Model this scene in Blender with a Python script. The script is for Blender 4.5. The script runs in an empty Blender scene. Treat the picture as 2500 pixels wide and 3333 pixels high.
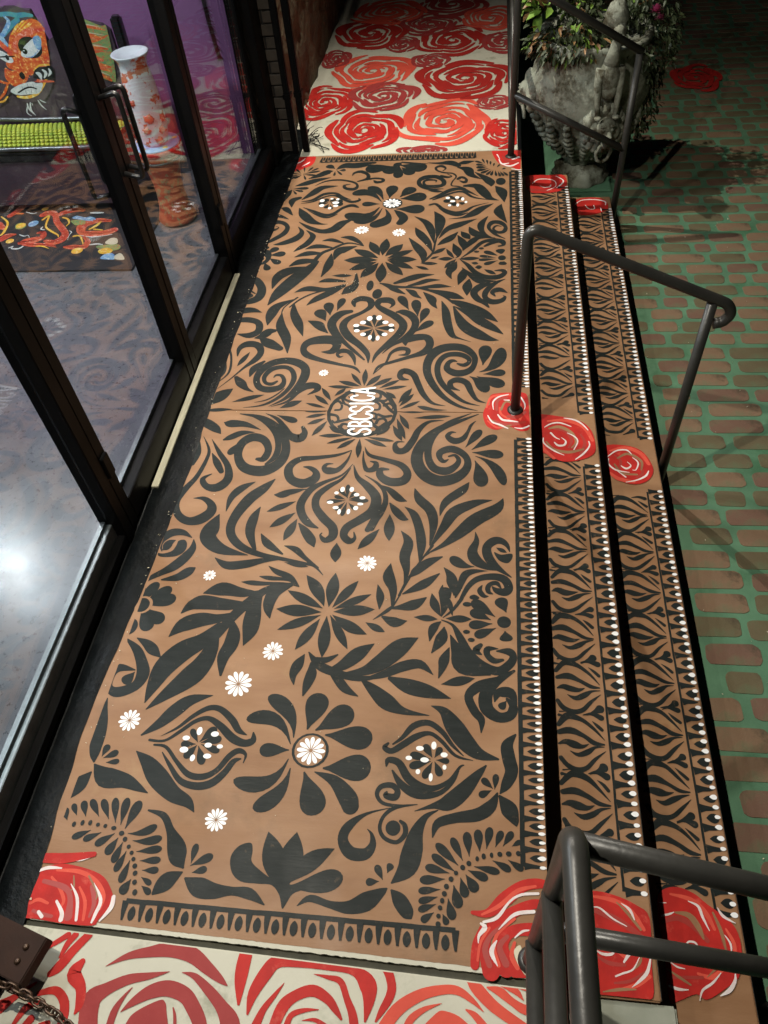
import bpy, bmesh, math, random
from mathutils import Vector, Matrix, noise
R = math.radians
SC = bpy.context.scene
COL = SC.collection
rnd = random.Random(7)

# ------------------------------------------------------------------ camera, world, lights, exposure
cam_d = bpy.data.cameras.new('camera'); cam = bpy.data.objects.new('camera', cam_d); COL.objects.link(cam)
cam.location = (0, 0, 2.3)
cam.rotation_euler = (R(40.397), R(4.367), R(5.599))
cam_d.sensor_fit = 'VERTICAL'; cam_d.sensor_height = 24.0; cam_d.lens = 2503.0 / 3333.0 * 24.0
cam_d.clip_start = 0.02; cam_d.clip_end = 200
SC.camera = cam
world = bpy.data.worlds.new('World'); SC.world = world; world.use_nodes = True
wn = world.node_tree.nodes; wl = world.node_tree.links
sky = wn.new('ShaderNodeTexSky'); sky.sky_type = 'NISHITA'; sky.sun_disc = False
sky.sun_elevation = R(-4.0); sky.sun_rotation = R(60); sky.altitude = 50
wn['Background'].inputs['Strength'].default_value = 0.12
wl.new(sky.outputs[0], wn['Background'].inputs['Color'])

def lamp(name, kind, loc, power, color, size=0.1, look=None, angle=None, blend=0.4):
    d = bpy.data.lights.new(name, kind); d.energy = power; d.color = color
    if kind == 'POINT': d.shadow_soft_size = size
    if kind == 'SPOT':
        d.shadow_soft_size = size; d.spot_size = R(angle); d.spot_blend = blend
    if kind == 'AREA': d.size = size; d.shape = 'DISK'
    o = bpy.data.objects.new(name, d); COL.objects.link(o); o.location = loc
    if look: o.rotation_euler = (Vector(look) - Vector(loc)).to_track_quat('-Z', 'Y').to_euler()
    return o
WARM = (1.0, 0.93, 0.80)
lamp('canopy_light', 'SPOT', (-1.15, 5.3, 3.45), 560, WARM, 0.025, (-0.25, 3.9, 0), 118, 1.0)
lamp('canopy_light', 'SPOT', (-1.15, 1.1, 3.45), 400, WARM, 0.025, (-0.2, 1.9, 0), 125, 1.0)
lamp('facade_light', 'SPOT', (-1.22, 2.9, 2.05), 62, WARM, 0.02, (-0.1, 2.8, 0), 150)
lamp('interior_ceiling_and_fill_light', 'POINT', (-3.92, 3.52, 2.76), 200, (0.86, 0.93, 1.0), 0.09)
lamp('interior_ceiling_and_fill_light', 'POINT', (-2.6, 1.6, 2.7), 120, (0.86, 0.93, 1.0), 0.07)
lamp('interior_ceiling_and_fill_light', 'POINT', (-2.9, 3.7, 2.75), 120, (0.95, 0.95, 1.0), 0.06)  # added fill lamp, brightens the purple wall and the dragon seat
SC.view_settings.view_transform = 'Standard'; SC.view_settings.look = 'None'
SC.view_settings.exposure = 0.0; SC.view_settings.gamma = 1.0; SC.view_settings.use_curve_mapping = False
SC.cycles.max_bounces = 8; SC.cycles.transparent_max_bounces = 12
try: SC.cycles.use_denoising = True
except Exception: pass

# ------------------------------------------------------------------ material helpers
def mat(name, col, rough=0.5, metal=0.0, spec=0.5, c2=None, scale=8.0, amt=1.0, bump=0.0, bscale=60.0, rvar=0.0,
        streak=None, c3=None, t3=(0.6, 0.75), s3=3.0, coat=0.0, bdist=0.002, c4=None, t4=(.4, .3), s4=1.7):
    m = bpy.data.materials.new(name); m.use_nodes = True
    n = m.node_tree.nodes; l = m.node_tree.links; b = n['Principled BSDF']
    b.inputs['Base Color'].default_value = (*col, 1); b.inputs['Roughness'].default_value = rough
    b.inputs['Metallic'].default_value = metal; b.inputs['Specular IOR Level'].default_value = spec
    if coat: b.inputs['Coat Weight'].default_value = coat; b.inputs['Coat Roughness'].default_value = 0.15
    tc = n.new('ShaderNodeTexCoord'); src = tc.outputs['Object']
    out = None
    if c2:
        mp = n.new('ShaderNodeMapping'); l.new(src, mp.inputs[0])
        mp.inputs['Scale'].default_value = streak or (1, 1, 1)
        t = n.new('ShaderNodeTexNoise'); t.inputs['Scale'].default_value = scale; t.inputs['Detail'].default_value = 7
        t.inputs['Roughness'].default_value = 0.62
        l.new(mp.outputs[0], t.inputs[0])
        cr = n.new('ShaderNodeValToRGB'); l.new(t.outputs[0], cr.inputs[0])
        cr.color_ramp.elements[0].position = 0.5 - 0.22 / max(amt, .01); cr.color_ramp.elements[0].color = (*col, 1)
        cr.color_ramp.elements[1].position = 0.5 + 0.22 / max(amt, .01); cr.color_ramp.elements[1].color = (*c2, 1)
        out = cr.outputs[0]
        if c3:
            t3n = n.new('ShaderNodeTexNoise'); t3n.inputs['Scale'].default_value = s3; t3n.inputs['Detail'].default_value = 9
            t3n.inputs['Roughness'].default_value = 0.7
            l.new(src, t3n.inputs[0])
            mr = n.new('ShaderNodeMapRange'); mr.inputs['From Min'].default_value = t3[0]; mr.inputs['From Max'].default_value = t3[1]
            l.new(t3n.outputs[0], mr.inputs['Value'])
            mx = n.new('ShaderNodeMix'); mx.data_type = 'RGBA'; l.new(mr.outputs[0], mx.inputs[0]); l.new(out, mx.inputs[6])
            mx.inputs[7].default_value = (*c3, 1); out = mx.outputs[2]
            if c4:
                t4n = n.new('ShaderNodeTexNoise'); t4n.inputs['Scale'].default_value = s4; t4n.inputs['Detail'].default_value = 8; t4n.inputs['Roughness'].default_value = .65
                mp4 = n.new('ShaderNodeMapping'); mp4.inputs['Location'].default_value = (7.3, 2.1, 0); l.new(src, mp4.inputs[0]); l.new(mp4.outputs[0], t4n.inputs[0])
                mr = n.new('ShaderNodeMapRange'); mr.inputs['From Min'].default_value = t4[0]; mr.inputs['From Max'].default_value = t4[1]
                l.new(t4n.outputs[0], mr.inputs['Value'])
                mx = n.new('ShaderNodeMix'); mx.data_type = 'RGBA'; l.new(mr.outputs[0], mx.inputs[0]); l.new(out, mx.inputs[6])
                mx.inputs[7].default_value = (*c4, 1); out = mx.outputs[2]
        l.new(out, b.inputs['Base Color'])
    if bump or rvar:
        t2 = n.new('ShaderNodeTexNoise'); t2.inputs['Scale'].default_value = bscale; t2.inputs['Detail'].default_value = 6
        mp2 = n.new('ShaderNodeMapping'); mp2.inputs['Scale'].default_value = streak or (1, 1, 1)
        l.new(src, mp2.inputs[0]); l.new(mp2.outputs[0], t2.inputs[0])
        if bump:
            bp = n.new('ShaderNodeBump'); bp.inputs['Strength'].default_value = bump; bp.inputs['Distance'].default_value = bdist
            l.new(t2.outputs[0], bp.inputs['Height']); l.new(bp.outputs[0], b.inputs['Normal'])
        if rvar:
            t4 = n.new('ShaderNodeTexNoise'); t4.inputs['Scale'].default_value = 5; t4.inputs['Detail'].default_value = 5
            l.new(src, t4.inputs[0])
            mr = n.new('ShaderNodeMapRange'); mr.inputs['To Min'].default_value = max(0.04, rough - rvar); mr.inputs['To Max'].default_value = rough + rvar
            mr.inputs['From Min'].default_value = 0.3; mr.inputs['From Max'].default_value = 0.7
            l.new(t4.outputs[0], mr.inputs['Value']); l.new(mr.outputs[0], b.inputs['Roughness'])
    return m

M = {}
M['brown'] = mat('brown_floor_paint', (0.225, 0.114, 0.055), 0.50, spec=0.22, c2=(0.315, 0.178, 0.095), scale=3.6, streak=(0.6, 2.2, 1), bump=0.3, bscale=70, rvar=0.12, c3=(0.36, 0.235, 0.115), t3=(0.60, 0.80), s3=2.1, c4=(0.165, 0.098, 0.052), t4=(.44, .26), s4=2.6)
M['K'] = mat('black_stencil_paint', (0.009, 0.0125, 0.012), 0.48, spec=0.13, c2=(0.018, 0.022, 0.021), scale=26, streak=(0.4, 1.8, 1), bump=0.35, bscale=80, rvar=0.12, c3=(0.075, 0.055, 0.036), t3=(.60, .72), s3=34)
M['B'] = M['brown']
M['W'] = mat('white_daisy_paint', (0.80, 0.80, 0.80), 0.5)
M['w'] = mat('white_highlight_paint', (0.74, 0.70, 0.69), 0.5, c2=(0.62, 0.50, 0.48), scale=30)
M['r'] = mat('red_paint', (0.52, 0.026, 0.020), 0.55, spec=0.15, c2=(0.34, 0.018, 0.016), scale=13, c3=(0.55, 0.085, 0.06), t3=(0.58, 0.74), s3=18, bump=0.3)
M['o'] = mat('coral_paint', (0.68, 0.095, 0.058), 0.55, spec=0.15, c2=(0.54, 0.066, 0.045), scale=9, c3=(0.72, 0.19, 0.12), t3=(0.60, 0.75), s3=14, bump=0.3)
M['m'] = mat('maroon_paint', (0.33, 0.048, 0.045), 0.55, spec=0.15, c2=(0.27, 0.032, 0.032), scale=9, c3=(0.42, 0.13, 0.11), t3=(0.64, 0.72), s3=24, bump=0.3)
M['d'] = mat('deep_red_paint', (0.36, 0.026, 0.020), 0.55, spec=0.15, c2=(0.30, 0.018, 0.016), scale=9, bump=0.3)
M['e'] = mat('shade_red_paint', (0.36, 0.022, 0.016), 0.5, c2=(0.30, 0.03, 0.02), scale=12)
M['c'] = mat('cream_paint', (0.62, 0.57, 0.42), 0.6, c2=(0.55, 0.50, 0.36), scale=20)
M['y'] = mat('yellow_paint', (0.75, 0.52, 0.06), 0.5, c2=(0.62, 0.40, 0.05), scale=40)
M['g'] = mat('green_paint', (0.16, 0.34, 0.14), 0.5, c2=(0.09, 0.24, 0.10), scale=30)
M['b'] = mat('blue_paint', (0.12, 0.28, 0.58), 0.5, c2=(0.30, 0.48, 0.66), scale=30)
M['T'] = mat('teal_paint', (0.06, 0.30, 0.28), 0.5, c2=(0.05, 0.20, 0.34), scale=30)
M['n'] = mat('dark_plum_paint', (0.045, 0.030, 0.042), 0.5, c2=(0.08, 0.055, 0.07), scale=8)
M['concrete'] = mat('pale_painted_concrete', (0.48, 0.465, 0.38), 0.6, spec=0.2, c2=(0.57, 0.555, 0.455), scale=2.6, bump=0.3, bscale=50, c3=(0.36, 0.37, 0.28), t3=(0.56, 0.74), s3=7, rvar=0.08, c4=(0.25, 0.25, 0.18), t4=(.42, .28), s4=5)
M['cside'] = mat('grey_concrete', (0.22, 0.24, 0.19), 0.8, c2=(0.32, 0.33, 0.27), scale=6, bump=0.5, bscale=40)
M['trench'] = mat('olive_gap_filler', (0.085, 0.080, 0.055), 0.85, c2=(0.05, 0.05, 0.035), scale=30, bump=0.8, bscale=60)
M['curb'] = mat('black_curb_paint', (0.0025, 0.003, 0.0035), 0.45, spec=0.09, c2=(0.006, 0.0075, 0.008), scale=16, bump=0.7, bscale=55, rvar=0.2, bdist=0.005)
M['riser'] = mat('black_riser_paint', (0.004, 0.004, 0.004), 0.7)
M['granite'] = mat('dark_polished_granite', (0.095, 0.102, 0.112), 0.27, c2=(0.155, 0.165, 0.180), scale=4.5, c3=(0.03, 0.032, 0.04), t3=(0.57, 0.62), s3=42, rvar=0.05)
M['frame'] = mat('black_metal_frame', (0.0025, 0.0025, 0.003), 0.42, spec=0.10, c2=(0.004, 0.0038, 0.0035), scale=12, rvar=0.06)
M['frame_in'] = mat('grey_brushed_metal', (0.20, 0.22, 0.22), 0.35, metal=0.7, c2=(0.12, 0.13, 0.13), scale=20)
M['alu'] = mat('worn_aluminium', (0.52, 0.50, 0.38), 0.38, metal=0.35, c2=(0.36, 0.34, 0.25), scale=18, streak=(6, .5, 1), bump=0.3)
M['rail'] = mat('dark_grey_rail_paint', (0.024, 0.024, 0.022), 0.36, spec=0.4, c2=(0.036, 0.035, 0.031), c3=(0.075, 0.07, 0.06), t3=(.66, .72), s3=30, scale=10, bump=0.25, bscale=70, rvar=0.08)
M['green'] = mat('green_ground_paint', (0.055, 0.135, 0.075), 0.8, c2=(0.100, 0.225, 0.130), scale=5, bump=0.5, bscale=160, c3=(0.035, 0.12, 0.055), t3=(0.55, 0.70), s3=2.6)
M['brick_a'] = mat('tan_brick_stencil', (0.155, 0.095, 0.055), 0.85, c2=(0.215, 0.135, 0.080), scale=6, bump=0.7, bscale=150, c3=(0.075, 0.13, 0.065), t3=(.50, .74), s3=5, c4=(.06, .045, .025), t4=(.46, .30), s4=9)
M['brick_b'] = mat('olive_brick_stencil', (0.095, 0.075, 0.038), 0.85, c2=(0.13, 0.105, 0.055), scale=6, bump=0.7, bscale=150, c3=(0.075, 0.13, 0.065), t3=(.50, .74), s3=5, c4=(.06, .045, .025), t4=(.46, .30), s4=9)
M['brick_c'] = mat('rust_brick_stencil', (0.125, 0.066, 0.045), 0.85, c2=(0.165, 0.095, 0.06), scale=6, bump=0.7, bscale=150, c3=(0.075, 0.13, 0.065), t3=(.50, .74), s3=5, c4=(.06, .045, .025), t4=(.46, .30), s4=9)
M['purple'] = mat('purple_wall_paint', (0.19, 0.078, 0.20), 0.6, c2=(0.225, 0.098, 0.235), scale=1.5)
M['white_china'] = mat('white_china', (0.66, 0.72, 0.74), 0.15)
M['stone'] = mat('weathered_cast_stone', (0.15, 0.165, 0.13), 0.8, c2=(0.33, 0.345, 0.275), scale=5, bump=0.9, bscale=22, c3=(0.045, 0.038, 0.018), t3=(0.46, 0.60), s3=7, bdist=0.012)
M['rust'] = mat('rusted_brown_steel', (0.022, 0.010, 0.006), 0.6, spec=0.15, c2=(0.034, 0.015, 0.009), scale=14, bump=0.4)
M['chain'] = mat('rusty_chain_metal', (0.10, 0.062, 0.038), 0.38, metal=0.6, c2=(0.05, 0.028, 0.02), scale=60)
M['wall'] = mat('rough_brown_wall', (0.075, 0.05, 0.028), 0.8, c2=(0.15, 0.125, 0.07), scale=3, bump=1.0, bscale=16, bdist=0.03)
M['wallbrick'] = mat('dark_wall_brick', (0.022, 0.018, 0.014), 0.6, c2=(0.05, 0.042, 0.034), scale=14, bump=0.6, bscale=50)
M['wood'] = mat('black_lacquered_wood', (0.012, 0.011, 0.012), 0.25)
M['rug'] = mat('black_rug', (0.012, 0.012, 0.014), 0.7, c2=(0.022, 0.020, 0.022), scale=12, bump=0.5, bscale=300)
M['wire'] = mat('black_wire', (0.006, 0.006, 0.006), 0.35)
M['scale_green'] = mat('green_yellow_scales', (0.22, 0.38, 0.04), 0.5, c2=(0.55, 0.55, 0.05), scale=20, bump=0.6, bscale=40)

ART = {}
for k_, a_, b_, c_ in (('o', (.72, .17, .03), (.55, .05, .02), (.85, .50, .16)), ('r', (.55, .03, .025), (.70, .16, .06), (.80, .40, .30)), ('y', (.78, .55, .05), (.80, .34, .04), (.85, .75, .35)), ('g', (.10, .26, .12), (.30, .36, .10), (.50, .14, .06)), ('b', (.08, .22, .50), (.30, .50, .62), (.60, .72, .75)), ('w', (.72, .74, .70), (.50, .58, .58), (.80, .80, .76))):
    M['art_' + k_] = mat('art_paint_' + k_, a_, 0.45, c2=b_, scale=28, amt=1.6, streak=(1, 1, 2.5), c3=c_, t3=(.54, .60), s3=55)
    ART[k_] = 'art_' + k_
gm = bpy.data.materials.new('storefront_glass'); gm.use_nodes = True
n = gm.node_tree.nodes; l = gm.node_tree.links; n.clear()
go = n.new('ShaderNodeOutputMaterial'); mxs = n.new('ShaderNodeMixShader'); tr = n.new('ShaderNodeBsdfTransparent'); gl = n.new('ShaderNodeBsdfGlossy')
fr = n.new('ShaderNodeFresnel'); geo = n.new('ShaderNodeNewGeometry'); mrg = n.new('ShaderNodeMapRange')
mrg.inputs['To Min'].default_value = 1.52; mrg.inputs['To Max'].default_value = 1 / 1.52; l.new(geo.outputs['Backfacing'], mrg.inputs['Value']); l.new(mrg.outputs[0], fr.inputs[0]); gl.inputs['Roughness'].default_value = 0.0
tr.inputs[0].default_value = (0.95, 0.97, 0.96, 1)
l.new(fr.outputs[0], mxs.inputs[0]); l.new(tr.outputs[0], mxs.inputs[1]); l.new(gl.outputs[0], mxs.inputs[2]); l.new(mxs.outputs[0], go.inputs[0])
M['glass'] = gm

def foliage_mat(name, a, b_):
    return mat(name, a, 0.55, c2=b_, scale=12)
M['leaf'] = foliage_mat('bright_leaf', (0.10, 0.20, 0.025), (0.18, 0.30, 0.04))
M['leafd'] = foliage_mat('dark_leaf', (0.022, 0.035, 0.014), (0.045, 0.06, 0.022))
M['leafr'] = foliage_mat('rusty_leaf', (0.20, 0.10, 0.045), (0.28, 0.16, 0.06))
M['pink'] = foliage_mat('pink_petal', (0.30, 0.03, 0.11), (0.36, 0.06, 0.15))
# vase pattern: red figures painted on white china
vm = mat('red_patterned_china', (0.66, 0.70, 0.71), 0.18, c2=(0.60, 0.66, 0.68), scale=3, c3=(0.52, 0.10, 0.03), t3=(0.52, 0.55), s3=9)
M['vase'] = vm
M['drum_red'] = mat('red_lacquer_with_gold', (0.50, 0.09, 0.035), 0.35, c2=(0.42, 0.06, 0.03), scale=8, c3=(0.30, 0.24, 0.12), t3=(0.52, 0.60), s3=24)

# ------------------------------------------------------------------ mesh helpers
def obj(name, bm, m, parent=None, smooth=False):
    me = bpy.data.meshes.new(name); bm.to_mesh(me); bm.free()
    for k in (m if isinstance(m, (list, tuple)) else [m]): me.materials.append(M[k] if isinstance(k, str) else k)
    if smooth:
        for p in me.polygons: p.use_smooth = True
    o = bpy.data.objects.new(name, me); COL.objects.link(o)
    if parent is not None: o.parent = parent
    return o
def empty(name, loc=(0, 0, 0)):
    o = bpy.data.objects.new(name, None); COL.objects.link(o); o.location = loc; o.empty_display_size = 0.1
    return o
def tag(o, label=None, cat=None, group=None, kind=None):
    if label: o['label'] = label
    if cat: o['category'] = cat
    if group: o['group'] = group
    if kind: o['kind'] = kind
    return o
def box(bm, x0, y0, z0, x1, y1, z1, bev=0.0, seg=2, mi=0):
    vs = [bm.verts.new(p) for p in ((x0,y0,z0),(x1,y0,z0),(x1,y1,z0),(x0,y1,z0),(x0,y0,z1),(x1,y0,z1),(x1,y1,z1),(x0,y1,z1))]
    fs = [bm.faces.new([vs[i] for i in q]) for q in ((0,3,2,1),(4,5,6,7),(0,1,5,4),(1,2,6,5),(2,3,7,6),(3,0,4,7))]
    for f in fs: f.material_index = mi
    if bev:
        es = list({e for f in fs for e in f.edges})
        bmesh.ops.bevel(bm, geom=es, offset=bev, segments=seg, affect='EDGES', clamp_overlap=True)
    return bm
def bx(*a, **k): return box(bmesh.new(), *a, **k)
def tube(bm, pts, r, seg=14, caps=True, radii=None):
    pts = [Vector(p) for p in pts]; rings = []
    up = Vector((0.13, 0.27, 0.95)); prev = None
    for i, p in enumerate(pts):
        d = (pts[min(i + 1, len(pts) - 1)] - pts[max(i - 1, 0)]).normalized()
        if prev is None:
            a = d.cross(up)
            if a.length < 1e-3: a = d.cross(Vector((1, 0, 0)))
            a.normalize()
        else:
            a = prev - d * prev.dot(d); a.normalize()
        prev = a; b = d.cross(a); rr = radii[i] if radii else r
        rings.append([bm.verts.new(p + (a * math.cos(t) + b * math.sin(t)) * rr) for t in [2 * math.pi * k / seg for k in range(seg)]])
    for i in range(len(rings) - 1):
        for k in range(seg):
            f = bm.faces.new((rings[i][k], rings[i][(k + 1) % seg], rings[i + 1][(k + 1) % seg], rings[i + 1][k])); f.smooth = True
    if caps: bm.faces.new(rings[0][::-1]); bm.faces.new(rings[-1])
    return bm
def bend(pts, rad, n=6):
    """round the corners of a polyline"""
    P = [Vector(p) for p in pts]; out = [P[0]]
    for i in range(1, len(P) - 1):
        a = (P[i - 1] - P[i]); b = (P[i + 1] - P[i]); r = min(rad, a.length * .45, b.length * .45)
        p0 = P[i] + a.normalized() * r; p2 = P[i] + b.normalized() * r
        for k in range(n + 1):
            t = k / n; out.append(p0.lerp(P[i], t).lerp(P[i].lerp(p2, t), t))
    out.append(P[-1]); return out
def lathe(bm, prof, seg=40, cx=0, cy=0, fn=None):
    rings = []
    for r, z in prof:
        ring = []
        for k in range(seg):
            a = 2 * math.pi * k / seg; q = Vector((cx + r * math.cos(a), cy + r * math.sin(a), z))
            if fn: q = fn(q, a, r, z)
            ring.append(bm.verts.new(q))
        rings.append(ring)
    for i in range(len(rings) - 1):
        for k in range(seg):
            f = bm.faces.new((rings[i][k], rings[i][(k + 1) % seg], rings[i + 1][(k + 1) % seg], rings[i + 1][k])); f.smooth = True
    bm.faces.new(rings[0][::-1]); bm.faces.new(rings[-1]); return bm

# ------------------------------------------------------------------ flat paint: strokes, leaves, drops, dots, daisies
LAYER = {'K': 0, 'n': 0, 'r': 0, 'o': 0, 'm': 0, 'd': 0, 'T': 0, 'g': 0, 'B': 1, 'e': 1, 'b': 1, 'y': 1, 'c': 2, 'W': 3, 'w': 3}
class Paint:
    """one motif: flat shapes in metres on the plane z (or on an upright plane y = const)"""
    def __init__(self, z=0.0, upright=None, clip=None):
        self.bm = bmesh.new(); self.z = z; self.cols = []; self.k = 0; self.up = upright; self.clip = clip; self.h0 = .0005 + .00003 * rnd.random()
    def slot(self, c):
        if c not in self.cols: self.cols.append(c)
        return self.cols.index(c)
    def lift(self, c):
        self.k += 1
        if self.up is not None: return 0.001 + 0.00005 * self.k
        return self.h0 + 0.00004 * self.k
    def pt(self, x, y, h):
        if self.clip:
            x = min(max(x, self.clip[0]), self.clip[1]); y = min(max(y, self.clip[2]), self.clip[3] - (.024 * (x + 1.2) if self.clip[3] == .392 else 0))
        if self.up is not None: return self.bm.verts.new((x, self.up - h, y))
        return self.bm.verts.new((x, y, self.z + h))
    def strip(self, c, pts):
        """pts = [(x, y, width)] already dense"""
        s = self.slot(c); h = self.lift(c); L = []; Rr = []; n = len(pts)
        for i, (x, y, w) in enumerate(pts):
            a = pts[max(i - 1, 0)]; b = pts[min(i + 1, n - 1)]
            dx, dy = b[0] - a[0], b[1] - a[1]; q = math.hypot(dx, dy) or 1e-9
            nx, ny = -dy / q * w / 2, dx / q * w / 2
            L.append(self.pt(x + nx, y + ny, h)); Rr.append(self.pt(x - nx, y - ny, h))
        for i in range(n - 1):
            try: f = self.bm.faces.new((L[i], L[i + 1], Rr[i + 1], Rr[i])); f.material_index = s
            except ValueError: pass
    def stroke(self, c, P, sub=5):
        n = len(P); out = []
        g = lambda i: P[min(max(i, 0), n - 1)]
        for i in range(n - 1):
            p0, p1, p2, p3 = g(i - 1), g(i), g(i + 1), g(i + 2)
            for k in range(sub + (i == n - 2)):
                t = k / sub; v = []
                for j in range(3):
                    a, b, cc, d = p0[j], p1[j], p2[j], p3[j]
                    v.append(0.5 * (2 * b + (cc - a) * t + (2 * a - 5 * b + 4 * cc - d) * t * t + (3 * b - a - 3 * cc + d) * t ** 3))
                v[2] = max(v[2], 0.0008); out.append(tuple(v))
        def cap(p, q, w):
            dx, dy = p[0] - q[0], p[1] - q[1]; L_ = math.hypot(dx, dy) or 1e-9; dx /= L_; dy /= L_
            return [(p[0] + dx * w / 2 * math.sin(a), p[1] + dy * w / 2 * math.sin(a), max(w * math.cos(a), 0.0006)) for a in (0.45, 0.85, 1.2, 1.54)]
        if out[-1][2] > 0.005: out += cap(out[-1], out[-2], out[-1][2])
        if out[0][2] > 0.005: out = cap(out[0], out[1], out[0][2])[::-1] + out
        self.strip(c, out)
    def leaf(self, c, v, drop=False):
        x0, y0, mx, my, x1, y1, w = v; f = .72 if drop else .5
        cx = (mx - (1 - f) ** 2 * x0 - f * f * x1) / (2 * f * (1 - f)); cy = (my - (1 - f) ** 2 * y0 - f * f * y1) / (2 * f * (1 - f))
        out = []; N = 12
        for k in range(N + 1):
            t = k / N
            if drop: t = 1 - (1 - t) ** 1.6
            x = (1 - t) ** 2 * x0 + 2 * t * (1 - t) * cx + t * t * x1; y = (1 - t) ** 2 * y0 + 2 * t * (1 - t) * cy + t * t * y1
            if drop: ww = w * (0.06 + 0.94 * math.sin(min(t / .72, 1) * math.pi / 2) ** 1.5) if t < .72 else w * math.sqrt(max(0, 1 - ((t - .72) / .28) ** 2))
            else: ww = w * .92 * math.sin(math.pi * t ** 1.12) ** .95
            out.append((x, y, max(ww, 0.0008)))
        self.strip(c, out)
    def disc(self, c, x, y, rx, ry, n=20):
        s = self.slot(c); h = self.lift(c)
        f = self.bm.faces.new([self.pt(x + rx * math.cos(2 * math.pi * k / n), y + ry * math.sin(2 * math.pi * k / n), h) for k in range(n)]); f.material_index = s
    def poly(self, c, P):
        s = self.slot(c); h = self.lift(c); n = len(P); out = []
        for i in range(n):
            p0, p1, p2, p3 = P[i - 1], P[i], P[(i + 1) % n], P[(i + 2) % n]
            for k in range(4):
                t = k / 4
                out.append([0.5 * (2 * b + (cc - a) * t + (2 * a - 5 * b + 4 * cc - d) * t * t + (3 * b - a - 3 * cc + d) * t ** 3) for a, b, cc, d in zip(p0, p1, p2, p3)])
        f = self.bm.faces.new([self.pt(x, y, h) for x, y in out]); f.material_index = s
        bmesh.ops.triangulate(self.bm, faces=[f])
    def daisy(self, c, x, y, r, n):
        off = rnd.random()
        for k in range(n):
            a = 2 * math.pi * (k + off) / n; q = 0.94 + 0.1 * rnd.random()
            x0, y0, x1, y1 = x + .13 * r * math.cos(a), y + .13 * r * math.sin(a), x + r * q * math.cos(a), y + r * q * math.sin(a)
            self.leaf(c, (x0, y0, x0 + (x1 - x0) * .72, y0 + (y1 - y0) * .72, x1, y1, 2 * math.pi * r / n * .56), True)
    def build(self, name, parent, art_=False):
        bmesh.ops.recalc_face_normals(self.bm, faces=self.bm.faces)
        for f in self.bm.faces:
            f.normal_update()
            if (self.up is None and f.normal.z < 0) or (self.up is not None and f.normal.y > 0): f.normal_flip()
        return obj(name, self.bm, [ART.get(c, c) for c in self.cols] if art_ else self.cols, parent)

# ------------------------------------------------------------------ the setting
Z1, Z2, ZG = -0.1635, -0.320, -0.483
XE, X1, X2 = 0.216, 0.521, 0.812
YN, YJ, YF = 0.418, 2.518, 4.985
def wander(y): return -.036 * math.exp(-((y - 1.0) / .42) ** 2) + .010 * math.exp(-((y - 2.2) / .3) ** 2)
def ragged(x0, x1, y0, y1, z0, z1, name, m, amp=0.004, step=0.05, parent=None, slant=0.0):
    """slab whose near and left borders wander a little"""
    bm = bmesh.new(); pts = []
    n = int((x1 - x0) / step)
    for i in range(n + 1): pts.append((x0 + (x1 - x0) * i / n, y0 + slant * (x0 + (x1 - x0) * i / n + 1) + amp * noise.noise(Vector((i * .9, y0, 3)))))
    n = int((y1 - y0) / step); 
    pts.append((x1, y1))
    for i in range(n, 0, -1): pts.append((x0 + (wander(y0 + (y1 - y0) * i / n) if name == 'platform_floor' else 0) + amp * 2.5 * noise.noise(Vector((7, i * .35, 1))) + amp * noise.noise(Vector((7, i * 2.1, 1))), y0 + (y1 - y0) * i / n))
    top = [bm.verts.new((x, y, z1)) for x, y in pts]; bot = [bm.verts.new((x, y, z0)) for x, y in pts]
    f = bm.faces.new(top)
    for i in range(len(pts)): bm.faces.new((bot[i], bot[(i + 1) % len(pts)], top[(i + 1) % len(pts)], top[i]))
    bmesh.ops.triangulate(bm, faces=[f])
    return tag(obj(name, bm, m, parent), kind='structure')
ground = tag(obj('brick_ground', bx(-30, -25, ZG - .3, 40, 40, ZG), 'green'), kind='structure')
floor_n = ragged(-1.236, XE, YN, YJ - .0025, Z1, 0.0, 'platform_floor', 'brown', amp=.0015, step=.012, slant=-.019)
floor_f = ragged(-1.236, XE, YJ + .0025, YF, Z1, 0.0, 'platform_floor', 'brown')
tag(obj('gap_filler', bx(-1.236, 0.34, ZG, XE - .002, 5.02, -0.012), 'trench'), kind='structure')
bm = bx(-1.60, -3.0, -.3, XE, 0.396, -0.001, bev=.003)
for v in bm.verts:
    if v.co.y > 0: v.co.y -= .024 * (v.co.x + 1.2)
conc_n = tag(obj('concrete_walkway', bm, 'concrete'), kind='structure')
conc_f = tag(obj('concrete_walkway', bx(-1.34, 4.993, -.4, XE - .02, 12.0, -0.0015, bev=.003), 'concrete'), kind='structure')
ragged(-1.22, XE, .407, .440, -.05, -.0006, 'ragged_white_edge', 'concrete', amp=.002, step=.008, slant=-.020)
def steps():
    a = obj('step', bx(XE, 0.385, ZG, X1, 4.975, Z1, bev=.004), 'brown'); tag(a, kind='structure')
    b = obj('step', bx(X1, 0.33, ZG, X2, 4.975, Z2, bev=.004), 'brown'); tag(b, kind='structure')
    return a, b
step1, step2 = steps()
for (x, z0, z1, y0, y1) in ((XE, Z1 + .001, -.006, YN, YF), (X1, Z2 + .001, Z1 - .006, .39, 4.97), (X2, ZG + .001, Z2 - .006, .335, 4.97)):
    tag(obj('stair_riser', bx(x - .004, y0, z0, x + .003, y1, z1), 'riser'), kind='structure')
tag(obj('side_landing', bx(XE + .002, -2.5, ZG, 0.56, 0.382, Z1 - .01, bev=.006), 'cside'), kind='structure')
tag(obj('side_landing', bx(0.562, -2.5, ZG, X2, 0.327, Z2 - .002, bev=.006), 'brown'), kind='structure')
tag(obj('landing_edge', bx(XE - .018, 4.995, -.4, XE + .004, 12, -.004), 'riser'), kind='structure')
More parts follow.
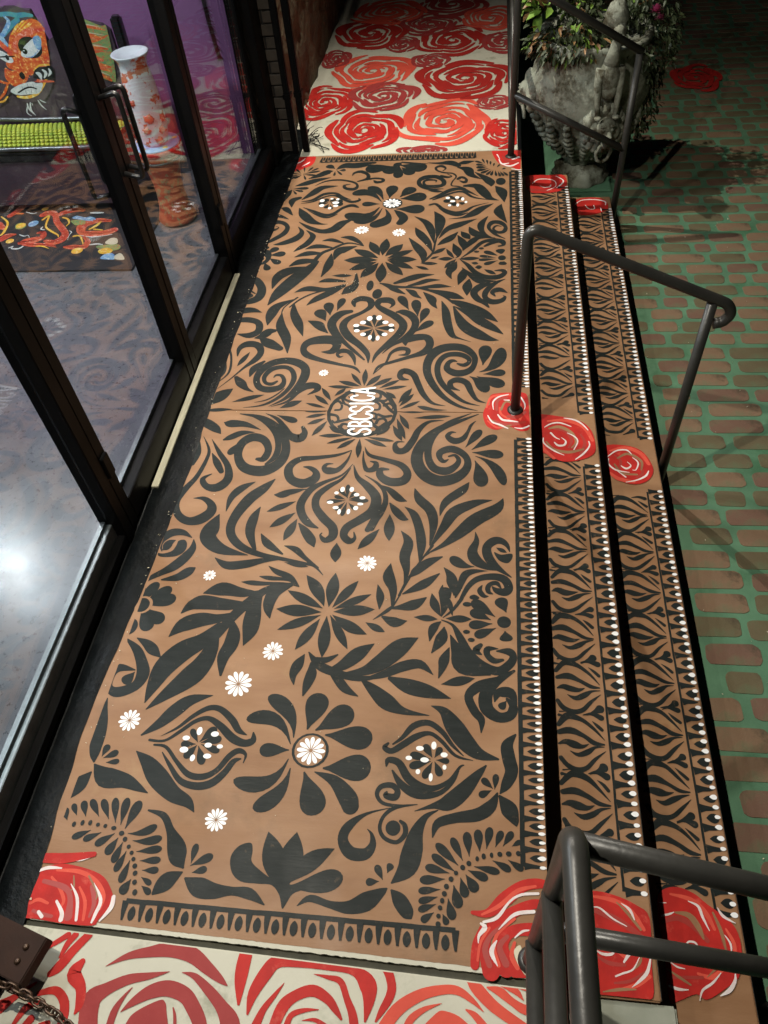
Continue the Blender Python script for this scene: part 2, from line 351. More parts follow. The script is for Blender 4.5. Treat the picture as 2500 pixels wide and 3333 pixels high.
tag(obj('interior_floor', bx(-9, -4, -.3, -1.42, 5.06, 0.0), 'granite'), kind='structure')
# rough black curb between the shopfront and the painted platform
bm = bmesh.new(); rows = []
for i in range(181):
    y = -1.0 + i * 0.0355; row = []
    wv = wander(y)
    for x, z, f_ in ((-1.425, .004, 0), (-1.364, .002, 0), (-1.361, -.010, 0), (-1.343, -.010, 0), (-1.340, .007, 0), (-1.300, .004, .3), (-1.262, .008, .9), (-1.226 + .006 * noise.noise(Vector((1, y * 9, 0))), .0012, 1)):
        row.append(bm.verts.new((x + wv * f_ + .0015 * noise.noise(Vector((x * 9, y * 12, 2))), y, z + .0035 * noise.noise(Vector((x * 30, y * 14, 5))))))
    rows.append(row)
for i in range(180):
    for k in range(7):
        f = bm.faces.new((rows[i][k], rows[i][k + 1], rows[i + 1][k + 1], rows[i + 1][k])); f.smooth = True
tag(obj('shopfront_curb', bm, 'curb'), kind='structure')

# ------------------------------------------------------------------ painted pattern data (floor millimetres)
DATA = '''G0leaf_spray
sK-1258 2464 10 -1218 2434 47 -1164 2394 41 -1134 2363 3
sK-1134 2436 7 -1105 2430 47 -1036 2425 33 -957 2391 2
sK-1110 2327 12 -1085 2342 34 -1040 2370 32 -981 2376 2
tK-1036 2314 -1059 2257 -1068 2235 38
G0large_scroll
sK-1077 2494 5 -968 2469 27 -879 2399 35 -827 2296 37 -833 2202 48 -895 2146 61 -978 2160 49 -1024 2225 36 -1026 2303 43 -985 2344 52 -931 2328 40 -900 2272 32 -909 2216 35 -937 2213 18
sK-1032 2486 3 -955 2445 19 -891 2375 25 -861 2295 27 -863 2228 28 -894 2184 12
sK-958 2499 2 -899 2464 19 -856 2411 26 -821 2359 37 -777 2342 52 -759 2377 29 -773 2412 16
tK-904 2488 -832 2458 -804 2447 37
G0heart_scroll
sK-537 2274 4 -593 2245 16 -678 2227 24 -755 2214 33 -791 2165 37 -771 2102 40 -716 2078 51 -674 2105 46 -671 2141 28 -700 2167 21 -728 2172 6
sK-537 2274 3 -549 2214 12 -581 2160 27 -619 2153 41 -641 2169 23 -632 2190 15 -605 2193 3
sK-523 2193 3 -561 2129 10 -632 2085 20 -680 2043 32 -706 1972 35 -693 1914 34 -659 1868 31 -618 1846 7
sK-528 2171 3 -558 2108 13 -606 2065 25 -645 2014 32 -643 1955 32 -604 1898 38 -561 1852 37 -554 1807 36 -580 1787 27 -602 1809 10 -597 1823 5
G0heart_scroll
sK-484 2297 2 -459 2248 17 -393 2223 24 -321 2193 31 -290 2146 33 -306 2104 45 -358 2098 45 -399 2128 34 -403 2164 26 -372 2167 11
sK-486 2270 3 -480 2215 12 -461 2163 23 -430 2169 31 -426 2201 21 -450 2211 6
sK-518 2188 3 -494 2120 21 -446 2070 36 -406 2011 42 -410 1943 46 -456 1894 41 -502 1854 38 -511 1813 31 -486 1786 31 -467 1801 15 -474 1832 4
sK-465 2131 3 -411 2091 12 -375 2042 18 -366 1983 23 -386 1924 28 -407 1849 23
G0star_flower
tK-522 2003 -526 2057 -527 2078 20
tK-520 1983 -529 1930 -532 1910 20
tK-527 1990 -582 1985 -603 1983 24
tK-513 1993 -456 1993 -434 1992 24
tK-528 1997 -562 2009 -575 2014 20
tK-518 2003 -548 2037 -560 2050 18
tK-514 2003 -498 2028 -492 2038 20
tK-528 1983 -552 1950 -562 1938 20
tK-514 1980 -490 1953 -480 1942 17
tK-515 1998 -482 2007 -470 2011 18
dW-547 2050 9 14
dW-509 2051 9 13
dW-486 2023 11 9
dW-460 2007 12 8
dW-465 1974 12 7
dW-481 1952 10 11
dW-508 1933 7 14
dW-545 1931 7 14
dW-562 1952 12 8
dW-588 1979 13 8
dW-569 2030 9 8
G0leaf_spray
lK-696 2048 -761 2030 -825 2013 35
sK-692 2048 3 -748 2036 23 -790 2014 35 -825 2013 4
lK-727 1981 -783 1951 -838 1922 34
lK-720 1921 -766 1881 -811 1842 40
lK-707 1890 -725 1834 -743 1779 41
sK-696 1866 7 -667 1830 34 -635 1785 39 -619 1754 7
lK-533 1776 -530 1729 -526 1683 47
G0leaf_spray
sK-390 2077 4 -354 2052 26 -313 2009 33 -282 1995 5
sK-347 1983 6 -322 1946 32 -290 1909 30 -267 1900 4
lK-342 1926 -338 1858 -333 1792 47
lK-375 1850 -412 1798 -449 1748 41
sK-355 1983 5 -386 1924 36 -421 1844 24
G0leaf_branch
sK-917 2082 3 -968 2045 37 -1000 1993 30 -1005 1918 3
sK-838 2098 6 -875 2047 44 -924 1985 53 -963 1886 42 -961 1810 36 -910 1748 33 -828 1710 25 -738 1692 18 -649 1674 15 -604 1663 11 -563 1622 3
sK-868 1947 3 -884 1888 39 -883 1813 38 -847 1732 14
sK-1029 1903 3 -1043 1835 66 -1044 1779 64 -979 1727 48 -867 1703 3
sK-994 1686 3 -939 1653 36 -868 1661 39 -800 1681 23 -733 1688 2
sK-838 1810 3 -802 1761 34 -735 1714 8
sK-735 1754 3 -688 1738 27 -646 1700 19 -589 1655 10
lK-720 1675 -672 1666 -625 1658 22
G0leaf_branch
sK-777 1656 2 -741 1631 23 -687 1608 25 -645 1568 4
sK-803 1607 3 -763 1601 20 -691 1595 11 -645 1568 3
sK-866 1579 2 -829 1577 21 -779 1575 18 -703 1582 5
sK-997 1524 3 -937 1555 37 -863 1538 32 -791 1531 14
sK-1051 1448 5 -1006 1490 42 -921 1486 36 -829 1483 16
sK-661 1584 5 -702 1574 12 -754 1555 19 -793 1509 21 -825 1463 24
G0leaf_branch
sK-254 2065 3 -231 2007 39 -184 1950 42 -168 1876 33 -177 1776 4
sK-287 1966 2 -248 1929 31 -221 1855 36 -208 1775 35 -210 1696 4
sK-291 1844 2 -259 1791 37 -267 1720 42 -255 1652 23 -260 1594 3
sK-125 1726 5 -176 1698 36 -221 1654 34 -239 1628 5
sK-132 1649 5 -190 1597 38 -260 1553 6
sK-166 1776 11 -210 1696 7 -252 1611 7 -273 1545 10
G0large_scroll
sK-6 2507 4 -93 2458 22 -171 2411 37 -237 2330 45 -258 2231 51 -225 2148 56 -163 2108 60 -96 2125 52 -53 2173 38 -47 2226 29 -72 2268 34 -118 2291 41 -160 2271 34 -163 2239 23 -146 2218 21 -127 2229 6
sK-38 2512 3 -125 2458 21 -185 2388 28 -212 2309 31 -209 2233 31 -182 2178 38 -135 2163 44 -99 2188 31 -83 2225 21 -100 2254 16 -125 2247 9
sK-17 2464 2 -38 2436 13 -51 2394 15 -71 2353 29 -106 2339 37 -135 2366 24 -122 2390 16 -100 2390 4
tK-58 2301 -13 2378 5 2409 39
tK-32 2288 42 2351 71 2376 47
sK-156 2465 2 -221 2454 17 -261 2404 28 -280 2343 32 -309 2282 35 -341 2275 36 -356 2307 21 -346 2328 13 -317 2328 4
lK-288 2477 -207 2485 -126 2492 27
tK-29 2272 64 2264 100 2260 51
tK-16 2251 84 2154 102 2091 45
tK-17 2226 9 2122 11 2080 60
G0leaf_branch
sK-37 2105 2 -62 2062 38 -116 2009 37 -137 1970 25 -146 1922 2
sK56 2011 2 -13 1993 37 -90 1945 51 -124 1876 37 -160 1799 15 -175 1766 6
sK98 2022 2 73 1969 46 -6 1910 60 -66 1842 48 -120 1786 23 -173 1745 7
G0petal_scroll
sK-7 1849 2 -2 1805 22 -16 1755 38 -2 1714 45 37 1685 26 76 1670 1
sK122 1757 3 112 1788 18 90 1808 31 63 1807 37 38 1778 34 41 1737 37 63 1697 33 98 1665 16 126 1643 5
pK64 1755 90 1744 128 1750 131 1730 115 1706 90 1711 74 1728
lK71 1776 91 1765 111 1754 20
tK-7 1685 -73 1705 -95 1728 43
sK-119 1677 2 -94 1643 31 -85 1611 41 -76 1575 24 -77 1553 3
sK42 1667 1 -6 1664 20 -38 1649 30 -53 1612 25 -62 1579 19 -72 1544 5
G0edge_scroll
sK-51 1540 14 -26 1597 20 8 1631 25 61 1643 30 101 1632 34 117 1597 32 103 1577 34 75 1582 25 59 1598 6
sK89 1594 6 74 1614 19 53 1610 18 43 1594 19 46 1575 17 62 1566 3
sK23 1604 3 14 1580 19 28 1558 18 46 1556 3
lK-22 1554 -6 1554 9 1554 16
sK-119 1599 2 -121 1573 19 -109 1542 30 -89 1511 21 -79 1469 3
sK-50 1540 14 -80 1491 11 -112 1459 3
G0edge_scroll
sK-1208 2346 2 -1163 2264 13 -1160 2197 18 -1177 2102 23 -1207 2034 30 -1225 1960 29 -1201 1897 32 -1152 1864 39 -1102 1874 53 -1069 1913 47 -1076 1953 33 -1115 1984 22 -1159 1984 2
sK-1110 1779 3 -1153 1803 28 -1196 1802 40 -1225 1774 37 -1228 1741 18 -1212 1707 2
sK-1172 1765 2 -1193 1750 34 -1202 1727 33 -1210 1716 8
pK-1160 1762 -1138 1768 -1122 1749 -1121 1716 -1143 1690 -1185 1681 -1216 1684 -1236 1701 -1205 1698 -1173 1712 -1163 1740
sK-1101 1772 3 -1094 1728 29 -1112 1684 43 -1144 1640 44 -1180 1611 30 -1216 1585 22 -1235 1562 7
sK-1058 1637 4 -1079 1619 40 -1115 1590 36 -1174 1575 7
sK-1216 2311 4 -1215 2243 44 -1213 2176 17
sK-1166 2329 2 -1111 2245 21 -1057 2169 28 -1039 2095 40 -1071 2047 48 -1120 2051 31 -1147 2092 23 -1114 2122 4
sK-1144 2244 3 -1110 2189 31 -1077 2136 23
G0half_flower
tK-1235 1461 -1198 1534 -1183 1563 45
tK-1214 1461 -1150 1519 -1125 1542 50
tK-1214 1461 -1128 1487 -1095 1497 55
tK-1208 1457 -1141 1407 -1112 1400 52
tK-1212 1440 -1172 1378 -1156 1355 53
dK-1233 1367 29 34
dK-1238 1507 26 31
dB-1214 1461 38 38
dK-1217 1460 30 31
G0leaf_branch
sK-999 1521 2 -951 1538 47 -902 1540 50 -840 1526 28 -784 1540 12
sK-1059 1431 4 -1023 1472 48 -966 1477 50 -885 1467 28 -834 1478 11
sK-1077 1332 3 -1038 1382 58 -982 1407 62 -921 1415 39 -859 1435 23
sK-643 1566 3 -703 1578 12 -766 1546 30 -822 1487 40 -869 1418 39 -904 1346 32
sK-1087 1077 3 -1077 1139 45 -1057 1214 79 -1010 1278 83 -951 1323 61 -904 1384 33
sK-1076 1054 3 -1026 1109 42 -960 1180 79 -927 1232 72 -910 1294 50 -904 1346 20
sK-775 1531 5 -791 1477 46 -791 1422 63 -789 1368 54 -800 1310 2
sK-863 1413 9 -846 1360 46 -845 1313 54 -860 1261 43 -853 1194 9
sK-664 1577 6 -726 1542 46 -742 1502 46 -740 1463 33 -728 1428 5
G0edge_scroll
sK-1236 1321 3 -1181 1279 30 -1146 1230 39 -1126 1181 47 -1140 1136 38 -1192 1111 39 -1229 1126 25 -1237 1174 31 -1217 1201 32 -1159 1196 5
tK-1157 1189 -1176 1156 -1184 1143 43
sK-1192 1322 3 -1150 1302 31 -1118 1277 39 -1087 1253 9
sK-1221 1088 3 -1217 1050 18 -1210 1005 36 -1208 960 50 -1199 899 35 -1191 869 8
G0eye_motif
sK-1065 964 5 -1015 1008 35 -975 1056 50 -932 1096 40 -860 1118 2
sK-998 966 1 -950 998 10 -909 1041 15 -864 1072 19 -823 1070 21 -776 1036 24 -747 1002 20 -715 987 2
sK-1031 951 9 -981 952 9 -938 986 13 -896 1024 15 -855 1036 17 -809 1012 24 -762 975 28 -720 960 25 -693 971 23 -697 999 4
sK-1011 936 7 -970 931 11 -923 887 13 -875 849 19 -827 844 21 -787 867 18 -757 915 20 -731 934 19 -706 923 10 -708 895 3
sK-978 914 3 -941 873 13 -894 827 19 -840 814 24 -794 826 26 -761 861 22 -740 899 18 -717 909 4
tK-870 953 -893 984 -902 997 21
tK-865 955 -833 992 -821 1006 31
tK-860 953 -813 966 -795 970 29
tK-858 947 -811 933 -793 927 24
tK-865 942 -845 899 -837 882 28
tK-870 944 -892 912 -901 899 28
tK-875 947 -911 945 -924 945 23
dW-874 991 9 14
dW-821 984 13 9
dW-795 944 10 7
dW-834 946 12 8
dW-828 910 13 8
dW-874 901 8 11
dW-909 926 14 10
dW-912 965 12 8
G0pinwheel_flower
tK-563 988 -623 1100 -673 1125 54
tK-569 966 -672 1052 -729 1039 50
tK-570 947 -639 943 -665 941 46
tK-567 919 -663 831 -727 842 50
tK-556 890 -606 783 -649 760 53
tK-524 1018 -505 1110 -498 1147 76
tK-497 1017 -417 1073 -385 1096 78
tK-464 1004 -354 1001 -311 999 78
tK-455 896 -348 905 -306 909 84
sK-479 883 3 -415 860 35 -368 813 57 -355 788 52
tK-511 881 -469 789 -454 754 79
dK-503 950 59 57
dB-503 950 50 50
DW-501 950 46 12
G0leaf_spray
tK-1171 886 -1164 916 -1161 927 24
tK-1165 882 -1133 899 -1121 906 24
tK-1151 868 -1120 873 -1108 875 19
sK-1185 859 7 -1138 823 63 -1071 815 46 -1024 798 26 -985 782 2
sK-1187 836 4 -1210 799 49 -1232 765 38 -1242 741 3
G0single_leaf
sK-1064 912 2 -1016 878 43 -969 834 63 -908 787 50 -854 764 33 -825 735 2
G0fan_palm
tK-1186 700 -1203 724 -1210 734 18
tK-1156 698 -1174 732 -1181 745 22
tK-1115 701 -1145 737 -1157 751 22
tK-1082 696 -1110 738 -1121 754 23
tK-1058 687 -1076 740 -1083 761 24
tK-1040 682 -1043 741 -1044 764 27
tK-1023 672 -1007 734 -1001 758 33
tK-1010 660 -947 675 -928 690 26
tK-989 641 -925 647 -902 656 26
tK-968 611 -914 621 -893 625 23
tK-950 587 -905 592 -888 594 21
tK-935 562 -899 565 -886 566 20
tK-932 544 -907 532 -897 527 16
tK-924 521 -901 508 -892 502 18
tK-1126 661 -1163 642 -1178 635 21
tK-1092 657 -1128 638 -1141 632 21
tK-1050 657 -1086 630 -1100 620 24
tK-1035 646 -1051 610 -1057 596 27
tK-1017 634 -1026 592 -1029 575 24
tK-998 611 -1010 568 -1015 552 22
tK-979 587 -987 541 -990 524 23
tK-960 536 -973 507 -978 495 28
tK-1211 685 -1227 709 -1233 719 25
dK-1185 674 6 8
dK-1160 680 6 8
dK-1136 682 6 8
dK-1110 678 6 6
dK-1086 676 6 6
dK-1058 672 8 6
dK-1029 659 8 7
dK-1013 643 7 7
dK-995 623 6 6
dK-981 607 6 6
dK-970 590 6 6
dK-960 572 7 7
dK-953 553 7 7
dK-947 529 7 7
dK-938 503 7 8
G0leaf_spray
sK-967 731 6 -916 719 20 -883 678 25 -853 634 54 -837 602 49 -817 579 8
tK-796 591 -794 631 -793 647 21
tK-797 585 -753 609 -736 618 26
tK-787 567 -757 577 -745 581 21
sK-814 567 3 -847 545 45 -868 524 41 -887 501 5
sK-805 552 4 -761 532 52 -711 524 42 -660 528 23 -608 525 30 -560 500 3
G0lotus_flower
pK-509 495 -523 528 -549 552 -588 553 -640 555 -672 578 -684 618 -666 650 -633 661 -623 639 -620 611 -591 589 -552 569 -517 565 -486 557 -432 567 -398 564 -455 548 -486 534 -499 510
lK-522 539 -554 616 -587 696 73
lK-513 540 -507 619 -502 701 76
lK-512 555 -457 616 -385 663 57
tK-507 552 -393 576 -352 593 59
G0leaf_spray
sK-469 505 2 -435 527 19 -379 516 19 -325 513 34 -277 532 50 -239 558 24 -223 570 3
sK-93 794 3 -129 772 17 -152 728 38 -161 674 59 -174 625 53 -212 585 6
tK-238 590 -254 617 -261 628 21
tK-227 609 -220 628 -217 635 21
tK-248 586 -275 582 -285 581 21
sK-213 567 4 -188 543 39 -161 511 35 -150 498 2
G0curl
sK-157 806 2 -218 793 11 -251 767 11 -261 732 11 -245 704 12 -209 694 12 -186 717 15 -188 742 15 -202 754 9
dK-222 733 22 22
sK-236 790 2 -304 768 9 -352 730 27 -365 691 30 -339 656 36 -296 655 33 -277 681 22 -282 710 10 -297 725 2
sK-155 806 2 -210 798 9 -259 803 11 -279 828 13 -268 852 16 -237 858 18 -218 842 18 -225 823 22 -252 826 18 -249 839 5
G0fan_palm
tK-17 658 -41 701 -51 719 24
tK1 670 -6 719 -9 738 26
tK30 686 25 729 23 747 26
tK49 695 56 739 59 756 24
tK74 701 87 735 93 748 21
tK95 705 115 736 123 748 21
tK120 707 139 719 147 724 15
tK-29 644 -76 683 -95 699 26
tK-37 627 -86 656 -105 668 24
tK-53 622 -103 631 -122 634 24
tK-65 606 -115 600 -135 598 25
tK-76 578 -120 572 -137 569 20
tK-83 559 -120 547 -135 543 19
tK-86 540 -121 526 -134 521 19
tK-91 519 -115 501 -124 494 20
tK66 665 103 648 117 641 21
tK109 670 140 652 152 646 20
tK14 645 66 638 86 635 21
tK-2 634 38 620 54 615 24
tK-8 622 15 592 24 580 30
tK-22 613 -10 577 -6 563 26
tK-40 592 -28 551 -23 535 30
tK-54 557 -43 519 -38 505 26
tK-67 517 -57 499 -53 492 18
dK138 689 7 7
dK111 686 8 7
dK86 683 7 7
dK63 679 5 7
dK41 674 6 8
dK23 666 5 7
dK0 652 7 7
dK-17 640 7 7
dK-35 624 6 6
dK-48 607 7 7
dK-60 587 7 7
dK-65 568 7 7
dK-70 550 6 7
dK-75 532 6 6
dK-78 511 6 6
dK-78 491 7 7
G0eye_motif
sK-247 986 5 -218 1010 13 -184 1052 22 -138 1065 20 -94 1038 17 -60 996 12 -24 963 3
sK-260 989 8 -270 975 17 -247 965 19 -212 989 22 -172 1018 21 -131 1030 14 -93 1006 13 -49 963 10 5 951 2
sK-259 917 6 -254 936 19 -221 928 23 -190 884 27 -152 860 27 -108 858 18 -64 884 12 -35 927 8 -21 935 3
sK-239 903 6 -211 865 22 -173 840 27 -133 834 22 -89 846 15 -55 880 11 -37 917 4
tK-120 952 -139 981 -147 993 25
tK-113 952 -99 977 -94 987 21
tK-108 945 -78 944 -67 943 19
tK-112 940 -97 908 -92 895 24
tK-119 938 -136 900 -143 885 24
tK-123 940 -171 925 -189 919 26
tK-124 947 -171 955 -189 959 26
dW-160 979 12 8
dW-117 991 8 13
dW-84 963 11 8
dW-81 924 6 8
dW-121 890 6 13
dW-161 905 7 8
dW-192 946 10 7
dW-143 943 13 8
G0single_leaf
sK-134 1124 2 -93 1108 30 -58 1060 58 -19 1008 57 23 973 38 81 960 7
G0single_leaf
sK46 939 4 20 908 26 -23 855 48 -66 817 47 -109 805 17 -163 786 2
G0leaf_spray
tK71 866 74 900 75 914 20
tK66 868 42 889 32 897 22
tK62 863 35 849 25 843 22
sK134 1042 7 109 1007 36 113 965 41 121 924 39 104 882 30 86 854 3
sK86 847 9 112 812 49 129 779 26 134 763 3
sK80 858 4 60 817 34 22 789 38 -42 775 30 -93 755 25 -106 714 3
G0half_flower
tK70 1471 10 1517 -13 1535 44
tK108 1491 90 1535 83 1552 47
tK55 1458 3 1482 -18 1491 40
tK60 1443 2 1436 -21 1433 37
tK73 1426 20 1400 0 1390 36
tK103 1416 107 1386 108 1375 45
dK-4 1548 18 9
dK-29 1519 16 10
dK-28 1406 12 8
dK-11 1375 12 8
dB98 1452 32 34
dK100 1451 24 24
G0edge_scroll
sK-117 1450 4 -77 1431 11 -50 1384 26 -18 1323 32 27 1280 33 81 1261 33 120 1291 30 130 1319 25 115 1336 28 76 1336 6
sK81 1345 3 46 1343 22 44 1320 21 66 1299 22 95 1303 11
sK21 1356 16 6 1335 25 26 1319 4
G0leaf_spray
lK-214 1457 -172 1455 -130 1452 29
sK-156 1560 2 -144 1513 34 -120 1465 3
sK-109 1565 48 -109 1502 26 -118 1462 2
sK-117 1444 3 -143 1415 32 -153 1362 3
sK-105 1423 3 -113 1375 42 -144 1316 3
lK-102 1457 -57 1457 -12 1458 33
sK-83 1392 3 -58 1332 41 -32 1271 59 57 1245 3
sK-84 1342 3 -99 1296 35 -105 1262 25 -115 1223 3
lK-105 1202 -51 1216 4 1230 37
G0edge_scroll
sK74 1239 2 19 1204 35 -14 1165 29 6 1114 29 28 1085 24 28 1041 3
sK132 1264 10 76 1223 30 43 1179 43 44 1127 44 81 1098 36 118 1106 33 128 1137 28 109 1162 10
sK69 1149 3 81 1181 30 119 1183 37 140 1143 3
tK107 1156 92 1135 86 1127 26
G0leaf_branch
sK-565 1299 4 -527 1255 31 -477 1230 32 -379 1208 22 -296 1224 9
sK-341 1343 2 -390 1303 51 -440 1254 40 -483 1235 11
sK-192 1374 2 -246 1339 62 -311 1273 61 -367 1236 34 -441 1221 6
sK-133 1235 2 -180 1272 33 -239 1260 39 -296 1229 28 -354 1209 11
sK-71 1153 2 -144 1173 47 -214 1190 53 -275 1214 16
sK-137 1090 2 -221 1100 25 -277 1128 55 -325 1168 40 -368 1203 10
sK-374 1143 3 -419 1167 30 -453 1204 30 -482 1230 10
sK-463 1293 6 -499 1271 23 -535 1272 17
sK-551 1260 3 -542 1221 36 -550 1176 31 -558 1133 4
sK-577 1289 3 -593 1250 38 -604 1210 27 -595 1172 3
G0leaf_branch
lK-382 1427 -346 1408 -310 1391 30
sK-180 1741 12 -205 1706 5 -252 1595 5 -285 1513 7 -309 1480 15 -357 1439 2
sK-316 1688 1 -319 1629 44 -297 1568 30 -294 1504 10
sK-355 1590 2 -341 1538 30 -339 1483 3
sK-174 1542 4 -218 1508 43 -277 1493 16 -310 1488 4
sK-236 1440 2 -278 1432 41 -323 1452 11
G0twelve_petal_flower
lK-539 1485 -575 1556 -625 1620 51
lK-522 1484 -519 1558 -517 1635 52
lK-509 1482 -469 1542 -428 1603 42
lK-502 1477 -438 1511 -374 1546 36
lK-502 1465 -429 1473 -355 1482 49
lK-505 1453 -440 1409 -372 1378 46
lK-512 1451 -471 1382 -432 1316 36
lK-523 1447 -519 1361 -516 1279 48
lK-546 1434 -580 1368 -614 1305 43
lK-545 1449 -618 1415 -691 1381 41
lK-545 1461 -628 1464 -711 1467 54
lK-542 1477 -612 1512 -684 1549 42
G0white_daisy
DW-405 1684 37 12
G0white_daisy
DW-994 1603 24 10
G0white_daisy
DW-690 1295 37 12
G0white_daisy
DW-784 1164 48 12
G0white_daisy
DW-1119 1013 37 12
G0white_daisy
DW-752 718 36 13
G0white_daisy
DW-702 4050 43 12
G0white_daisy
DW-484 4015 40 12
G0white_daisy
DW-735 2781 23 10
G0medallion_leaves
lK-532 2689 -535 2749 -538 2810 29
lK-524 2686 -493 2727 -461 2768 35
lK-494 2686 -450 2717 -407 2747 32
lK-461 2674 -416 2703 -371 2733 27
lK-445 2666 -390 2678 -335 2690 24
lK-364 2572 -338 2623 -310 2675 33
lK-359 2552 -329 2595 -299 2637 27
lK-354 2535 -311 2562 -268 2589 23
lK-544 2689 -573 2734 -603 2779 24
lK-548 2686 -601 2704 -655 2722 31
lK-582 2678 -641 2681 -700 2685 25
lK-672 2586 -699 2630 -727 2674 26
lK-678 2558 -715 2590 -752 2623 29
lK-691 2538 -738 2554 -786 2569 21
lK-685 2514 -733 2513 -780 2513 14
lK-353 2515 -299 2515 -246 2515 13
lK-680 2499 -725 2487 -770 2474 24
lK-681 2470 -718 2450 -756 2430 26
lK-670 2452 -697 2404 -724 2358 28
lK-658 2421 -632 2398 -605 2375 23
lK-578 2364 -635 2361 -692 2359 25
lK-544 2351 -598 2332 -651 2312 23
lK-530 2342 -567 2312 -603 2282 26
lK-511 2345 -509 2286 -507 2229 27
lK-492 2343 -441 2321 -391 2298 26
lK-477 2353 -419 2342 -361 2332 22
lK-443 2365 -415 2392 -387 2420 26
lK-376 2430 -352 2382 -328 2334 30
lK-362 2473 -339 2408 -315 2344 28
lK-353 2499 -328 2452 -304 2406 29
lK-428 2649 -403 2626 -377 2604 26
lK-660 2619 -637 2645 -615 2671 24
G0medallion_ring
dK-521 2511 158 160
dB-521 2511 142 141
sK-572 2655 18 -598 2639 19 -613 2604 12 -590 2584 15 -562 2570 16
sK-608 2639 16 -589 2650 15 -569 2630 9 -576 2604 12 -594 2614 6
sK-622 2619 17 -646 2593 19 -662 2563 14 -670 2524 15
sK-660 2568 15 -638 2584 15 -618 2559 11 -620 2529 13 -643 2524 12
sK-624 2609 12 -609 2569 13 -587 2554 11 -569 2525 10
sK-662 2495 19 -631 2486 14 -621 2457 11 -635 2443 13 -647 2457 6
sK-626 2447 17 -601 2457 17 -575 2467 16 -566 2496 13
sK-607 2410 16 -598 2434 16 -574 2429 13 -567 2402 11 -583 2397 8
sK-612 2419 15 -578 2383 19 -538 2374 22 -498 2370 19
sK-483 2656 20 -448 2646 21 -411 2606 18 -386 2557 15
sK-485 2641 14 -469 2651 14 -450 2631 11 -451 2606 14 -471 2605 10
sK-484 2595 17 -456 2591 17 -429 2586 18 -414 2606 10 -429 2616 6
sK-487 2566 16 -469 2581 15 -447 2561 12 -447 2532 13 -470 2527 11
sK-442 2586 14 -419 2557 16 -397 2528 16 -379 2509 14
sK-426 2556 15 -404 2571 15 -385 2547 9 -393 2523 7
sK-477 2507 15 -457 2498 12 -457 2469 15 -474 2478 7
sK-447 2498 15 -419 2484 16 -390 2489 16
sK-451 2441 15 -443 2465 15 -418 2470 14 -405 2442 11 -424 2432 8
sK-481 2478 11 -467 2441 13 -438 2413 18 -408 2442 18
sK-477 2412 14 -465 2427 14 -444 2413 10 -449 2390 9
sK-486 2375 19 -448 2385 22 -412 2414 20 -390 2451 16
sK-550 2374 11 -555 2411 9
G0large_scroll
sK-274 2553 7 -246 2543 25 -196 2532 14 -145 2531 1
sK-153 2558 2 -213 2576 17 -257 2635 27 -287 2711 30 -312 2773 34 -355 2797 40 -374 2769 27 -363 2742 26 -329 2734 5
sK-11 2528 2 -90 2555 17 -161 2613 26 -215 2696 35 -249 2790 38 -246 2879 43 -208 2949 56 -146 2975 56 -82 2962 49 -35 2904 31 -35 2839 27 -62 2795 40 -112 2781 47 -155 2810 35 -156 2850 25 -137 2872 24 -116 2867 8
sK-2 2560 2 -71 2585 17 -132 2644 26 -181 2719 29 -202 2798 28 -196 2866 29 -164 2912 34 -112 2920 36 -70 2899 30 -56 2867 21 -79 2840 27 -110 2850 12
sK24 2579 3 -17 2600 18 -43 2652 27 -65 2713 34 -106 2735 39 -138 2716 29 -131 2681 24 -93 2661 4
G0petal_spray
tK6 2839 16 2945 19 2987 63
tK-9 2791 81 2894 92 2970 66
tK9 2775 82 2786 110 2790 48
tK-21 2759 70 2714 105 2697 65
tK-53 2759 9 2691 24 2649 59
G0heart_scroll
sK-499 2772 4 -478 2829 17 -418 2862 21 -332 2903 27 -271 2937 43 -248 2996 38 -267 3048 45 -321 3048 52 -365 3022 40 -365 2989 9
sK-499 2772 3 -449 2854 10 -430 2928 17 -390 2962 30 -352 2954 26 -354 2920 22 -391 2913 5
sK-513 2857 4 -498 2920 23 -448 3005 35 -400 3084 45 -390 3155 42 -434 3220 46 -501 3277 40 -534 3315 29 -526 3354 45 -481 3358 50 -455 3324 23 -471 3291 4
sK-472 2924 4 -430 2988 18 -375 3040 36 -337 3110 37 -330 3173 39 -356 3228 45 -398 3257 43 -429 3257 15
G0petal_spray
tK-371 3275 -411 3362 -427 3397 48
tK-322 3219 -337 3321 -343 3361 51
tK-307 3164 -287 3253 -279 3289 46
tK-327 3092 -268 3156 -245 3181 49
dK-593 3492 19 47
dK-547 3416 26 44
G0leaf_branch
sK-542 3509 6 -445 3477 20 -328 3465 19 -209 3398 16 -149 3330 15
sK-543 3514 5 -493 3488 34 -442 3441 32 -399 3413 3
sK-402 3456 5 -366 3430 38 -346 3400 30 -313 3372 3
sK-308 3429 4 -264 3370 48 -250 3321 30 -228 3283 3
sK-209 3350 3 -186 3264 39 -170 3154 44 -144 3065 31 -106 3039 11 -52 3013 2
sK-148 3301 6 -111 3189 48 -77 3126 67 -22 3073 67 32 3038 40 79 3025 3
sK-143 3301 6 -69 3240 38 -7 3175 59 52 3121 44 100 3072 4
sK-167 3354 7 -116 3325 50 -36 3272 65 19 3225 53 74 3170 4
sK-304 3454 6 -210 3418 46 -152 3397 45 -95 3364 3
G0star_flower
tK-532 3134 -540 3206 -544 3235 28
tK-533 3116 -528 3043 -526 3016 24
tK-528 3125 -456 3124 -428 3124 38
tK-537 3125 -609 3125 -637 3125 38
tK-529 3131 -499 3172 -487 3188 38
tK-538 3131 -576 3172 -591 3189 34
tK-537 3118 -569 3075 -581 3058 38
tK-527 3118 -487 3077 -472 3062 34
dW-516 3210 14 19
dW-563 3204 14 19
dW-480 3171 15 13
dW-593 3170 15 14
